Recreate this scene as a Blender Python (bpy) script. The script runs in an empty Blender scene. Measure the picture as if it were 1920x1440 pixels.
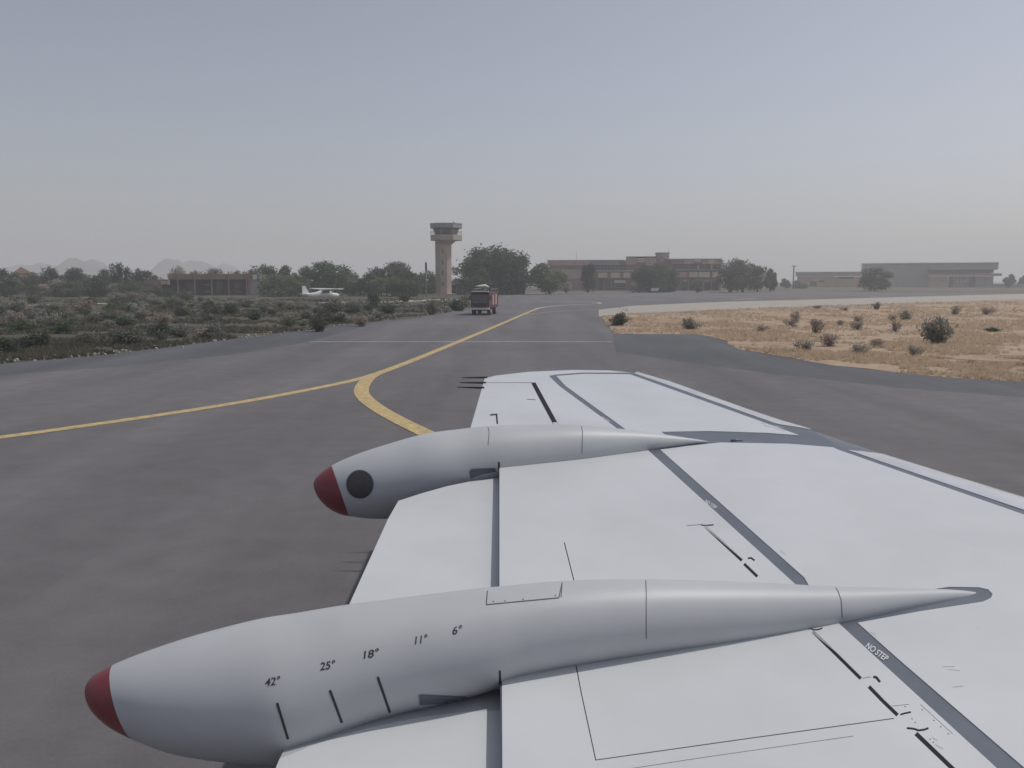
import bpy, bmesh, math, random
from mathutils import Vector, Matrix, noise
from mathutils.geometry import tessellate_polygon
from mathutils.bvhtree import BVHTree
random.seed(7)
R = math.radians
SC = bpy.context.scene
COL = SC.collection

# ------------------------------------------------------------------ camera, sky, sun, exposure
CAMH = 3.7; FPX = 1600.0; PITCH = math.atan((720-526)/FPX)
cd = bpy.data.cameras.new('camera'); cam = bpy.data.objects.new('camera', cd); COL.objects.link(cam)
cd.sensor_width = 36; cd.lens = 36*FPX/1920; cd.clip_start = .05; cd.clip_end = 20000
cam.location = (0, 0, CAMH); cam.rotation_euler = (math.pi/2-PITCH, 0, 0); SC.camera = cam
SUN_EL, SUN_AZ = 54, 68          # azimuth from +Y towards +X
w = bpy.data.worlds.new('World'); SC.world = w; w.use_nodes = True
nt = w.node_tree; nt.nodes.clear()
sky = nt.nodes.new('ShaderNodeTexSky'); sky.sky_type = 'NISHITA'; sky.sun_disc = False
sky.sun_elevation = R(SUN_EL); sky.sun_rotation = R(SUN_AZ)
sky.air_density = 1.0; sky.dust_density = 1.7; sky.ozone_density = 1.0; sky.altitude = 300
hs = nt.nodes.new('ShaderNodeHueSaturation'); hs.inputs['Saturation'].default_value = .55; hs.inputs['Value'].default_value = 1
bg = nt.nodes.new('ShaderNodeBackground'); bg.inputs['Strength'].default_value = .085
ow = nt.nodes.new('ShaderNodeOutputWorld')
tint = nt.nodes.new('ShaderNodeMix'); tint.data_type = 'RGBA'; tint.blend_type = 'MULTIPLY'; tint.inputs[0].default_value = 1; tint.inputs[7].default_value = (1, .968, .985, 1)
nt.links.new(sky.outputs[0], hs.inputs['Color']); nt.links.new(hs.outputs[0], tint.inputs[6]); nt.links.new(tint.outputs[2], bg.inputs[0]); nt.links.new(bg.outputs[0], ow.inputs[0])
sl = bpy.data.lights.new('sun', 'SUN'); sl.energy = 2.0; sl.angle = R(.8); sl.color = (1, .965, .92)
so = bpy.data.objects.new('sun', sl); COL.objects.link(so)
sd = Vector((math.sin(R(SUN_AZ))*math.cos(R(SUN_EL)), math.cos(R(SUN_AZ))*math.cos(R(SUN_EL)), math.sin(R(SUN_EL))))
so.rotation_euler = sd.to_track_quat('Z', 'Y').to_euler(); so.location = (30, 30, 60)
SC.cycles.volume_bounces = 4; SC.cycles.max_bounces = 12
SC.view_settings.view_transform = 'Standard'; SC.view_settings.look = 'None'
SC.view_settings.exposure = 0.12; SC.view_settings.gamma = 1; SC.view_settings.use_curve_mapping = False

# ------------------------------------------------------------------ helpers
CT, ST = math.cos(PITCH), math.sin(PITCH)
def ray(u, v):
    dx = (u-960)/FPX; dz = -(v-720)/FPX
    return Vector((dx, CT+dz*ST, -ST+dz*CT))
def G(u, v, z=0.0):                      # ground point seen at (u, v)
    d = ray(u, v); k = (z-CAMH)/d.z
    return Vector((k*d.x, k*d.y, z))
def D(u, depth, z=0.0):                  # point at column u, a given distance away
    return Vector(((u-960)/FPX*depth*1.0*(CT+ (z-CAMH)/depth*-ST), depth, z))
def zat(v, depth):                       # height seen at row v at a distance
    d = ray(960, v); return CAMH + d.z/d.y*depth
AX = Vector((math.sin(R(74)), math.cos(R(74)), 0)); TX = Vector((-AX.y, AX.x, 0))
WA, WB = 2.1, .062
def W(u, v, o=0.0):                      # point of the wing's upper plane (o metres above it)
    d = ray(u, v); k = (-WA+o)/(d.z-WB*d.y)
    return Vector((k*d.x, k*d.y, CAMH+k*d.z))
def wz(x, y, o=0.0): return CAMH-WA+WB*y+o
def toT(p, q, T):                        # carry the line p-q on to the root station t = T
    a, b = p.dot(TX), q.dot(TX); k = (T-a)/(b-a); return p+(q-p)*k

def link(o, parent=None):
    COL.objects.link(o)
    if parent is not None: o.parent = parent
    return o
def tag(o, label=None, cat=None, group=None, kind=None):
    if label: o['label'] = label
    if cat: o['category'] = cat
    if group: o['group'] = group
    if kind: o['kind'] = kind
    return o
def empty(name, loc=(0, 0, 0), rz=0, label=None, cat=None, group=None):
    o = bpy.data.objects.new(name, None); o.location = loc; o.rotation_euler.z = rz; o.empty_display_size = .3
    link(o); return tag(o, label, cat, group)
class MB:
    def __init__(s): s.v = []; s.f = []; s.m = []
    def add(s, vs, fs, mi=0):
        n = len(s.v); s.v += [tuple(v) for v in vs]
        for f in fs: s.f.append([i+n for i in f]); s.m.append(mi)
        return s
    def box(s, x0, x1, y0, y1, z0, z1, mi=0):
        return s.add([(x0,y0,z0),(x1,y0,z0),(x1,y1,z0),(x0,y1,z0),(x0,y0,z1),(x1,y0,z1),(x1,y1,z1),(x0,y1,z1)],
                     [(3,2,1,0),(4,5,6,7),(0,1,5,4),(1,2,6,5),(2,3,7,6),(3,0,4,7)], mi)
    def tube(s, pts, rads, n=8, cap=True, mi=0):
        pts = [Vector(p) for p in pts]
        if not hasattr(rads, '__len__'): rads = [rads]*len(pts)
        rings = []; vs = []
        for i, p in enumerate(pts):
            d = (pts[min(i+1, len(pts)-1)]-pts[max(i-1, 0)]).normalized()
            a = d.cross(Vector((0, 0, 1)) if abs(d.z) < .95 else Vector((0, 1, 0))).normalized(); b = a.cross(d)
            for k in range(n):
                t = 2*math.pi*k/n; vs.append(p+(a*math.cos(t)+b*math.sin(t))*rads[i])
        fs = [(i*n+k, i*n+(k+1) % n, (i+1)*n+(k+1) % n, (i+1)*n+k) for i in range(len(pts)-1) for k in range(n)]
        if cap: fs += [tuple(range(n-1, -1, -1)), tuple((len(pts)-1)*n+k for k in range(n))]
        return s.add(vs, fs, mi)
    def prism(s, poly, z0, z1, mi=0):
        n = len(poly); vs = [(p[0], p[1], z0) for p in poly]+[(p[0], p[1], z1) for p in poly]
        return s.add(vs, [tuple(range(n-1, -1, -1)), tuple(range(n, 2*n))]+[(i, (i+1) % n, n+(i+1) % n, n+i) for i in range(n)], mi)
    def build(s, name, mat, parent=None, smooth=False, bevel=0, fix=True):
        me = bpy.data.meshes.new(name); me.from_pydata(s.v, [], s.f)
        for m in (mat if isinstance(mat, (list, tuple)) else [mat]): me.materials.append(m)
        for p, mi in zip(me.polygons, s.m): p.material_index = mi; p.use_smooth = smooth
        if fix:
            bm = bmesh.new(); bm.from_mesh(me); bmesh.ops.recalc_face_normals(bm, faces=bm.faces); bm.to_mesh(me); bm.free()
        o = link(bpy.data.objects.new(name, me), parent)
        if bevel:
            b = o.modifiers.new('bevel', 'BEVEL'); b.width = bevel; b.segments = 2; b.limit_method = 'ANGLE'
        return o

# ------------------------------------------------------------------ materials
def mat(name, col, rough=.8, var=.0, scale=1.0, metal=0, bump=0, bscale=20, col2=None, coat=0, spec=.5, stretch=None, detail=4):
    m = bpy.data.materials.new(name); m.use_nodes = True; t = m.node_tree; b = t.nodes['Principled BSDF']
    b.inputs['Roughness'].default_value = rough; b.inputs['Metallic'].default_value = metal
    b.inputs['Specular IOR Level'].default_value = spec
    b.inputs['Coat Weight'].default_value = coat; b.inputs['Coat Roughness'].default_value = .08
    b.inputs['Base Color'].default_value = (*col, 1)
    geo = t.nodes.new('ShaderNodeNewGeometry'); vec = geo.outputs['Position']
    if stretch:
        mp = t.nodes.new('ShaderNodeMapping'); mp.inputs['Scale'].default_value = stretch
        t.links.new(vec, mp.inputs[0]); vec = mp.outputs[0]
    if var or col2:
        n = t.nodes.new('ShaderNodeTexNoise'); n.inputs['Scale'].default_value = scale; n.inputs['Detail'].default_value = detail
        n.inputs['Roughness'].default_value = .6
        t.links.new(vec, n.inputs['Vector'])
        cr = t.nodes.new('ShaderNodeValToRGB'); cr.color_ramp.elements[0].position = .32; cr.color_ramp.elements[1].position = .68
        a = [c*(1-var) for c in col]; c2 = col2 or [min(1, c*(1+var)) for c in col]
        cr.color_ramp.elements[0].color = (*a, 1); cr.color_ramp.elements[1].color = (*c2, 1)
        t.links.new(n.outputs['Fac'], cr.inputs[0]); t.links.new(cr.outputs[0], b.inputs['Base Color'])
    if bump:
        n2 = t.nodes.new('ShaderNodeTexNoise'); n2.inputs['Scale'].default_value = bscale; n2.inputs['Detail'].default_value = 3
        t.links.new(vec, n2.inputs['Vector'])
        bp = t.nodes.new('ShaderNodeBump'); bp.inputs['Strength'].default_value = bump; bp.inputs['Distance'].default_value = .02
        t.links.new(n2.outputs['Fac'], bp.inputs['Height']); t.links.new(bp.outputs[0], b.inputs['Normal'])
    return m
def ground_mat(name, stops, s1, s2, mixf=.5, rough=.9, bump=.3, bs=3, stretch=None):
    """two octaves of noise through a many-coloured ramp"""
    m = bpy.data.materials.new(name); m.use_nodes = True; t = m.node_tree; b = t.nodes['Principled BSDF']
    b.inputs['Roughness'].default_value = rough; b.inputs['Specular IOR Level'].default_value = .2
    geo = t.nodes.new('ShaderNodeNewGeometry'); vec = geo.outputs['Position']
    if stretch:
        mp = t.nodes.new('ShaderNodeMapping'); mp.inputs['Scale'].default_value = stretch
        t.links.new(vec, mp.inputs[0]); vec = mp.outputs[0]
    ns = []
    for s in (s1, s2):
        n = t.nodes.new('ShaderNodeTexNoise'); n.inputs['Scale'].default_value = s; n.inputs['Detail'].default_value = 6
        t.links.new(vec, n.inputs['Vector']); ns.append(n)
    mx = t.nodes.new('ShaderNodeMix'); mx.inputs[0].default_value = mixf
    t.links.new(ns[0].outputs['Fac'], mx.inputs[2]); t.links.new(ns[1].outputs['Fac'], mx.inputs[3])
    cr = t.nodes.new('ShaderNodeValToRGB'); e = cr.color_ramp.elements
    while len(e) < len(stops): e.new(.5)
    for i, (p, c) in enumerate(stops): e[i].position = p; e[i].color = (*c, 1)
    t.links.new(mx.outputs[0], cr.inputs[0]); t.links.new(cr.outputs[0], b.inputs['Base Color'])
    bp = t.nodes.new('ShaderNodeBump'); bp.inputs['Strength'].default_value = bump; bp.inputs['Distance'].default_value = .05
    t.links.new(ns[1].outputs['Fac'], bp.inputs['Height']); t.links.new(bp.outputs[0], b.inputs['Normal'])
    return m
def leaf_mat(name, c1, c2, scale=.6):
    m = mat(name, c1, .65, scale=scale, col2=c2, spec=.25, detail=2)
    oi = m.node_tree.nodes.new('ShaderNodeObjectInfo'); hsn = m.node_tree.nodes.new('ShaderNodeHueSaturation')
    mr = m.node_tree.nodes.new('ShaderNodeMapRange'); mr.inputs[3].default_value = .8; mr.inputs[4].default_value = 1.25
    t = m.node_tree; b = t.nodes['Principled BSDF']; src = b.inputs['Base Color'].links[0].from_socket
    t.links.new(oi.outputs['Random'], mr.inputs[0]); t.links.new(mr.outputs[0], hsn.inputs['Value'])
    t.links.new(src, hsn.inputs['Color']); t.links.new(hsn.outputs[0], b.inputs['Base Color'])
    tl = t.nodes.new('ShaderNodeBsdfTranslucent'); mx = t.nodes.new('ShaderNodeMixShader'); mx.inputs[0].default_value = .35
    t.links.new(hsn.outputs[0], tl.inputs[0]); t.links.new(b.outputs[0], mx.inputs[1]); t.links.new(tl.outputs[0], mx.inputs[2])
    t.links.new(mx.outputs[0], t.nodes['Material Output'].inputs[0])
    return m
M = {}
M['white'] = mat('white_wing_paint', (.60, .617, .625), .36, var=.06, scale=.9, bump=.02, bscale=6, spec=.4)
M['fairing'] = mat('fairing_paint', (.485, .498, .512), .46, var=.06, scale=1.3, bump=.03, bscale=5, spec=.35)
M['grey'] = mat('grey_paint', (.115, .132, .162), .42, var=.10, scale=3, spec=.5)
M['metal'] = mat('polished_edge', (.78, .78, .79), .26, var=.12, scale=2.5, metal=.75, bump=.05, bscale=4, stretch=(1, 1, 6))
M['slot'] = mat('dark_recess', (.035, .038, .044), .9, spec=.05)
M['joint'] = mat('grey_joint', (.10, .105, .115), .8)
M['scuff'] = mat('faint_scuff', (.45, .46, .475), .6)
M['mark'] = mat('black_marking', (.03, .032, .038), .6)
M['wtext'] = mat('white_lettering', (.72, .72, .72), .5)
M['red'] = mat('red_cap_paint', (.22, .045, .055), .42, var=.08, scale=6)
M['lens'] = mat('dark_disc', (.06, .055, .06), .35, var=.2, scale=14)
M['steel'] = mat('steel', (.55, .55, .56), .22, metal=1)
def asphalt_mat(name, c, c2, joints=False):
    m = mat(name, c, .88, scale=.09, col2=c2, bump=.10, bscale=9, spec=.3, detail=7)
    t = m.node_tree; b = t.nodes['Principled BSDF']; src = b.inputs['Base Color'].links[0].from_socket
    geo = t.nodes.new('ShaderNodeNewGeometry')
    last = src
    # fine aggregate + rubber streaks along the taxi direction
    for sc, vec, f, d in ((26, None, .06, 3), (.5, (.9, .07, 1), .16, 5), (1.6, None, .08, 6)):
        n = t.nodes.new('ShaderNodeTexNoise'); n.inputs['Scale'].default_value = sc; n.inputs['Detail'].default_value = d
        v = geo.outputs['Position']
        if vec:
            mp = t.nodes.new('ShaderNodeMapping'); mp.inputs['Scale'].default_value = vec; mp.inputs['Rotation'].default_value = (0, 0, R(62))
            t.links.new(v, mp.inputs[0]); v = mp.outputs[0]
        t.links.new(v, n.inputs['Vector'])
        mr = t.nodes.new('ShaderNodeMapRange'); mr.inputs[1].default_value = .3; mr.inputs[2].default_value = .7
        mr.inputs[3].default_value = 1-f; mr.inputs[4].default_value = 1+f
        t.links.new(n.outputs['Fac'], mr.inputs[0])
        mx = t.nodes.new('ShaderNodeVectorMath'); mx.operation = 'SCALE'
        t.links.new(last, mx.inputs[0]); t.links.new(mr.outputs[0], mx.inputs['Scale']); last = mx.outputs[0]
    t.links.new(last, b.inputs['Base Color'])
    return m
M['asphalt'] = asphalt_mat('taxiway_asphalt', (.128, .122, .124), (.165, .158, .160))
M['shoulder'] = asphalt_mat('shoulder_asphalt', (.092, .095, .103), (.118, .120, .128))
M['apron'] = asphalt_mat('apron_asphalt', (.16, .155, .158), (.195, .19, .195))
M['conc'] = mat('pale_concrete', (.38, .35, .30), .9, var=.12, scale=.5, bump=.1)
M['yellow'] = mat('yellow_line_paint', (.50, .375, .175), .8, var=.27, scale=4.5, detail=8)
M['wline'] = mat('white_line_paint', (.48, .47, .44), .8, var=.2, scale=2, detail=8)
M['earth'] = ground_mat('savanna_earth', [(.3, (.085, .075, .055)), (.45, (.14, .115, .09)), (.55, (.11, .11, .08)), (.7, (.19, .155, .12))], .05, .9, .5)
M['scrubland'] = ground_mat('scrub_earth', [(.32, (.07, .075, .05)), (.46, (.10, .085, .065)), (.56, (.08, .088, .058)), (.7, (.14, .105, .085))], .12, 1.3, .5)
M['dryland'] = ground_mat('dry_earth', [(.3, (.22, .155, .11)), (.45, (.36, .255, .175)), (.56, (.44, .335, .235)), (.7, (.33, .23, .165))], .1, 1.1, .5)
M['verge'] = mat('verge_earth', (.27, .22, .175), .95, var=.25, scale=.8)
M['track'] = mat('bare_track', (.17, .125, .10), .95, var=.2, scale=3)
M['leafG'] = leaf_mat('leaf_pale_olive', (.22, .22, .18), (.32, .31, .26))
M['bark'] = mat('bark', (.085, .07, .055), .9, var=.3, scale=3)
M['leafA'] = leaf_mat('leaf_mid_green', (.07, .105, .05), (.12, .16, .08))
M['leafB'] = leaf_mat('leaf_dark_green', (.052, .078, .048), (.09, .115, .07))
M['leafC'] = leaf_mat('leaf_light_green', (.10, .145, .06), (.17, .205, .095))
M['leafD'] = leaf_mat('leaf_brownish', (.27, .22, .185), (.38, .31, .26))
M['leafE'] = leaf_mat('leaf_greygreen', (.10, .11, .085), (.17, .175, .135))
M['straw'] = leaf_mat('dry_straw', (.62, .48, .34), (.74, .62, .46), 1.5)
M['herb'] = leaf_mat('low_herbs', (.12, .125, .085), (.22, .19, .14), .9)
M['flower'] = mat('pale_blossom', (.42, .36, .33), .8)
M['hill'] = mat('hill_rock', (.10, .095, .085), .95, var=.3, scale=.01)

# ------------------------------------------------------------------ setting: ground, taxiways, lines
def flat(name, pts, z, m, kind='structure'):
    """flat sheet through world points"""
    pts = [Vector((p[0], p[1], z)) for p in pts]
    tris = tessellate_polygon([pts]); mb = MB(); mb.add(pts, [tuple(t) for t in tris])
    o = mb.build(name, m)
    if o.data.polygons[0].normal.z < 0:
        bm = bmesh.new(); bm.from_mesh(o.data); bmesh.ops.reverse_faces(bm, faces=bm.faces); bm.to_mesh(o.data); bm.free()
    return tag(o, kind=kind)
def ribbon(name, pts, width, z, m, sm=3, raw=False):
    pts = [Vector((p[0], p[1], 0)) for p in pts]
    for _ in range(0 if raw else sm):                                   # Chaikin smoothing
        q = [pts[0]]
        for a, b in zip(pts, pts[1:]): q += [a*.75+b*.25, a*.25+b*.75]
        pts = q+[pts[-1]]
    vs = []
    for i, p in enumerate(pts):
        d = (pts[min(i+1, len(pts)-1)]-pts[max(i-1, 0)]).normalized(); n = Vector((-d.y, d.x, 0))
        wd = width[0]+(width[1]-width[0])*i/(len(pts)-1) if hasattr(width, '__len__') else width
        vs += [p+n*wd/2+Vector((0, 0, z)), p-n*wd/2+Vector((0, 0, z))]
    mb = MB(); mb.add(vs, [(2*i, 2*i+1, 2*i+3, 2*i+2) for i in range(len(pts)-1)])
    o = mb.build(name, m, fix=False)
    if o.data.polygons[0].normal.z < 0:
        bm = bmesh.new(); bm.from_mesh(o.data); bmesh.ops.reverse_faces(bm, faces=bm.faces); bm.to_mesh(o.data); bm.free()
    return tag(o, kind='structure')
def wob(pts, amp, step=2.0, seed=0):
    """break long edges up so a verge is uneven"""
    out = []
    for a, b in zip(pts, pts[1:]):
        L = (b-a).length; n = max(1, min(60, int(L/step)))
        for i in range(n):
            p = a.lerp(b, i/n); d = (b-a).normalized(); nn = Vector((-d.y, d.x, 0))
            out.append(p+nn*noise.noise(Vector((p.x*.5+seed, p.y*.5, seed)))*amp)
    return out+[pts[-1]]
ground = flat('ground', [(-3900, -200), (3900, -200), (3900, 3900), (-3900, 3900)], 0, M['earth'])
Ledge = [G(-900, 790), G(0, 683), G(200, 665), G(480, 631), G(700, 604), G(840, 586), G(880, 577), G(905, 570), G(925, 560), G(935, 553)]
scrub_poly = [p for p in Ledge]+[G(500, 556), G(-200, 556), G(-1500, 556), G(-2500, 640)]
flat('scrub_ground', scrub_poly, .004, M['scrubland'])
Redge = [G(1136, 604), G(1151, 626), G(1310, 627), G(1345, 634), G(1385, 655), G(1560, 685), G(1750, 706), G(1920, 717), G(3000, 790)]
dry_poly = wob(Redge, .5, 1.5, 4)+[G(3000, 560), G(1920, 561), G(1500, 575), G(1332, 581), G(1180, 588), G(1128, 593)]
# apron and taxiways, each sheet 4 mm above the one below
flat('dry_ground', dry_poly, .008, M['dryland'])
asp = wob(Ledge, .6, 2, 1)+[G(1000, 552), G(1120, 550), G(1250, 547.5), G(1500, 545.5), G(1650, 548), G(1920, 550), G(2600, 552), G(3200, 560), G(1920, 557), G(1500, 569), G(1332, 577), G(1180, 584), G(1124, 588), G(1136, 604), G(1151, 626),
      G(1310, 627), G(1345, 634), G(1385, 655), G(1560, 685), G(1750, 706), G(1920, 717), G(3000, 790), Vector((90, -60, 0)), Vector((-90, -60, 0))]
flat('asphalt_shoulder', asp, .012, M['shoulder'])
core = [G(-900, 825), G(0, 704), G(200, 690), G(440, 665), G(580, 641), G(700, 608), G(845, 586.5), G(884, 577.5), G(908, 570.5), G(928, 560.5), G(938, 553.5),
        G(1000, 552.5), G(1120, 550.5), G(1250, 548), G(1500, 546), G(1650, 548.5), G(1920, 550.5), G(2600, 552.5), G(3200, 560.5), G(1920, 557.5), G(1500, 569.5), G(1332, 577.5), G(1180, 584.5), G(1124, 588.5), G(1135, 604), G(1148, 626),
        G(1155, 660), G(1300, 682), G(1450, 702), G(1700, 729), G(1920, 746), G(3000, 840), Vector((85, -60, 0)), Vector((-85, -60, 0))]
flat('taxiway', core, .016, M['asphalt'])
ribbon('strip_verge', [G(1190, 590), G(1332, 584), G(1500, 578), G(1633, 573), G(1920, 563.5), G(2300, 557)], 3.2, .012, M['verge'], 0)
for k_, pl in enumerate(([G(1610, 664), G(1660, 666), G(1720, 668), G(1800, 675), G(1930, 680), G(2100, 690)], [G(1640, 652), G(1700, 655), G(1790, 663), G(1930, 669), G(2100, 676)])): ribbon('vehicle_track', pl, .22, .014, M['track'], 2)
flat('concrete_strip', [G(1122, 581), G(1180, 574), G(1262, 570), G(1359, 566), G(1500, 562.5), G(1660, 558), G(1920, 551), G(3000, 540), G(3000, 550), G(1920, 561), G(1633, 570.5), G(1500, 575), G(1332, 581), G(1180, 588), G(1123, 594)], .02, M['conc'])
YL = M['yellow']; WL = M['wline']
ribbon('taxi_line', [G(-700, 925), G(-300, 860), G(0, 822), G(250, 787), G(420, 761), G(560, 736), G(680, 711), G(740, 690), G(800, 666), G(858, 642), G(930, 612), G(985, 588), G(1008, 578.5)], .42, .024, YL)
ribbon('taxi_line_curve', [G(1000, 905), G(900, 862), G(800, 815), G(742, 787), G(700, 762), G(678, 742), G(677, 728), G(690, 710), G(706, 702)], .5, .028, YL, 4)
ribbon('apron_line', [G(1008, 578.5), G(1020, 576), G(1050, 573), G(1090, 571), G(1130, 569.5), G(1120, 566.5), G(1060, 565), G(1000, 565.5)], .5, .024, WL, 2)
ribbon('apron_line_thin', [G(985, 590), G(1030, 585), G(1080, 582), G(1122, 580.5)], .2, .024, WL, 2)
ribbon('holding_line', [G(580, 642), G(1148, 642)], .32, .032, WL, 0)
ribbon('apron_stand_line', [G(1372, 562), G(1420, 559.5)], .5, .024, WL, 0)
ribbon('apron_stand_mark', [G(1630, 556), G(1650, 556)], .9, .024, WL, 0)
ribbon('service_road', [G(600, 567), G(720, 566), G(820, 562.5), G(880, 561)], 7.5, .008, M['conc'], 1)
ribbon('service_road_far', [D(900, 236), D(1060, 262), D(1250, 290), D(1480, 300)], 5, .008, M['conc'], 1)
ribbon('service_path', [G(10, 573), G(60, 572), G(110, 571.5), G(175, 569.5), G(205, 568)], 3, .008, M['conc'], 1)
flat('sand_patch', [G(470, 622), G(484, 614), G(505, 615), G(522, 621), G(500, 624)], .03, M['dryland'])

# ------------------------------------------------------------------ hills
def hill(uc, depth, vtop, uw, label_seed, skew=0):
    n = 48; m_ = 14; h = zat(vtop, depth); wid = uw/FPX*depth/2; c = D(uc, depth)
    mb = MB(); vs = []
    for j in range(m_):
        for i in range(n):
            a = (i/(n-1)*2-1); b = (j/(m_-1)*2-1)
            r = math.sqrt(a*a+b*b); hh = max(0, math.cos(min(1, r)*math.pi/2))**1.15
            a2 = a+skew*(1-abs(a))
            hh *= 1+.22*noise.noise(Vector((a*3+label_seed, b*3, 0)))+.08*noise.noise(Vector((a*9+label_seed, b*9, 5)))
            vs.append((c.x+a2*wid, c.y+b*wid, -1+hh*(h+1)))
    mb.add(vs, [(j*n+i, j*n+i+1, (j+1)*n+i+1, (j+1)*n+i) for j in range(m_-1) for i in range(n-1)])
    return tag(mb.build('hill', M['hill'], smooth=True), kind='structure')
hill(155, 1600, 484, 170, 1.3); hill(100, 1800, 496, 220, 4.2); hill(325, 1800, 486, 115, 7.7, -.1); hill(368, 1900, 493, 190, 9.1); hill(420, 2200, 495, 110, 2.2); hill(40, 2000, 499, 180, 5.5)

# ------------------------------------------------------------------ the wing
wing = empty('aircraft_wing', W(1200, 1000), 0, 'white airliner wing with grey stripes, reaching from the lower right out over the asphalt', 'wing')
WI = Matrix.Translation(-wing.location)
def wpart(mb, name, m, parent=None, smooth=False, bevel=0, fix=True):
    """builds in world coordinates, then hangs the part on the wing"""
    o = mb.build(name, m, None, smooth, bevel, fix)
    p = parent or wing; o.parent = p
    off = wing.location
    o.data.transform(Matrix.Translation(-off))
    return o
def stroke(pts, wd):
    """outline of a thin line drawn through pixels"""
    pts = [Vector((p[0], p[1])) for p in pts]; L = []; Rr = []
    for i, p in enumerate(pts):
        if i == 0: d = (pts[1]-p).normalized(); n = Vector((-d.y, d.x))
        elif i == len(pts)-1: d = (p-pts[i-1]).normalized(); n = Vector((-d.y, d.x))
        else:
            d1 = (p-pts[i-1]).normalized(); d2 = (pts[i+1]-p).normalized()
            n = (Vector((-d1.y, d1.x))+Vector((-d2.y, d2.x))); n /= max(.3, n.length_squared/2)
        L.append(p+n*wd/2); Rr.append(p-n*wd/2)
    return [(q.x, q.y) for q in L+Rr[::-1]]
def panel(name, poly, m, holes=(), o=.004, th=.004, bot=None, fill=True):
    """skin panel standing a few mm proud, with real slots through it that show the dark recess below"""
    def P(q, oo): return W(q[0], q[1], oo) if not isinstance(q, Vector) else Vector((q.x, q.y, wz(q.x, q.y, oo)))
    loops = [[P(q, o) for q in poly]]+[[P(q, o) for q in h] for h in holes]
    tris = tessellate_polygon([[Vector((p.x, p.y, 0)) for p in l] for l in loops])
    vs = [p for l in loops for p in l]; mb = MB(); n = len(vs)
    low = [Vector((p.x, p.y, p.z-th)) for p in vs]
    fs = [tuple(t) for t in tris]; k = 0
    for l in loops:
        for i in range(len(l)): a = k+i; b = k+(i+1) % len(l); fs.append((a, b, n+b, n+a))
        k += len(l)
    mb.add(vs+low, fs)
    ob = wpart(mb, name, m)
    if fill:
        for h in holes:
            b2 = MB(); pts = [P(q, .0012) for q in h]
            b2.add(pts, [tuple(t) for t in tessellate_polygon([[Vector((p.x, p.y, 0)) for p in pts]])])
            f = wpart(b2, 'panel_joint', M['slot'])
    return ob
T0 = 1.0
# main box: grey-painted slab with thickness, trailing edge thin
in_le = [(1187, 698.5), (1462, 796), (1522, 812), (1580, 841), (1920, 957.5)]
le_root = toT(W(1586, 843), W(1920, 957.5), T0)
te_root = toT(W(936, 1103), W(940, 1440), T0)
top = [W(881, 803), W(906, 718), W(908, 708), W(930, 703), W(990, 696), W(1075, 692.5), W(1140, 693.5), W(1187, 698.5), W(1462, 795), W(1500, 800.6), W(1521, 804.6), W(1560, 830), W(1586, 843), W(1920, 957.5), le_root, te_root, W(940, 1440), W(936, 1103), W(936, 868), W(900, 868)]
cx = sum((p for p in top), Vector())/len(top)
mb = MB(); n = len(top)
low = []
for i, p in enumerate(top):
    q = p.lerp(Vector((cx.x, cx.y, p.z)), .06); tz = .02 if i in (0, 1, 2, 3) else (.10 if i in (15, 16, 17, 18, 19) else .16)
    low.append(Vector((q.x if i not in (16, 17, 18) else p.x, q.y if i not in (16, 17, 18) else p.y, p.z-tz)))
mb.add(top+low, [tuple(t) for t in tessellate_polygon([[Vector((p.x, p.y, 0)) for p in top]])] +
       [tuple(i+n for i in t) for t in tessellate_polygon([[Vector((p.x, p.y, 0)) for p in low]])] +
       [(i, (i+1) % n, n+(i+1) % n, n+i) for i in range(n)])
wpart(mb, 'wing_box', M['grey'])
# leading edge: skin rolling over from the panel line
def ledge(name, inner, outer, m, sink=0):
    prof = [(0, 0), (.25, .002), (.5, .008), (.75, .02), (.92, .036), (1.0, .055), (1.03, .08), (1.02, .11), (.9, .15), (.4, .19)]
    mb = MB(); k = len(prof); vs = []
    for a, b in zip(inner, outer):
        for f, dr in prof:
            if isinstance(a, Vector):
                q = a.lerp(b, f); vs.append(Vector((q.x, q.y, wz(q.x, q.y, .003-dr))))
            else:
                e_ = max(.03, min(1, (math.hypot(a[0]-b[0], a[1]-b[1])-2)/9)); dr = dr*e_; p0 = W(a[0], a[1], .003); p1 = W(b[0], b[1], .003-.055*e_)
                if f <= 1: q = W(a[0]+(b[0]-a[0])*f, a[1]+(b[1]-a[1])*f, .003-dr)
                else: q = p0.lerp(p1, f); q.z = wz(q.x, q.y, .003-dr)
                if f == .9 or f == .4:
                    q = p0.lerp(p1, f); q.z = wz(q.x, q.y, .003-dr)
                vs.append(q-Vector((0, 0, sink)))
    mb.add(vs, [(i*k+j, (i+1)*k+j, (i+1)*k+j+1, i*k+j+1) for i in range(len(inner)-1) for j in range(k-1)])
    return wpart(mb, name, m, smooth=True)
ledge('leading_edge', [(1189, 700), (1250, 721), (1320, 746), (1390, 771), (1455, 794), (1468, 796.5), (1500, 801.2), (1519, 804.6)],
      [(1194, 696.8), (1257, 715), (1330, 741), (1400, 766), (1466, 788), (1482, 792.5), (1508, 800), (1521, 804.2)], M['metal'])
ledge('leading_edge_band', [(1484, 806), (1500, 812), (1540, 829), (1569, 841), (1586, 843.5)], [(1496, 800), (1519, 804.8), (1555, 816.5), (1590, 828.5), (1606, 833)], M['grey'], .008)
LIr = toT(W(1700, 881.5), W(1920, 956), T0); LOr = toT(W(1700, 864), W(1920, 932), T0)
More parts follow.
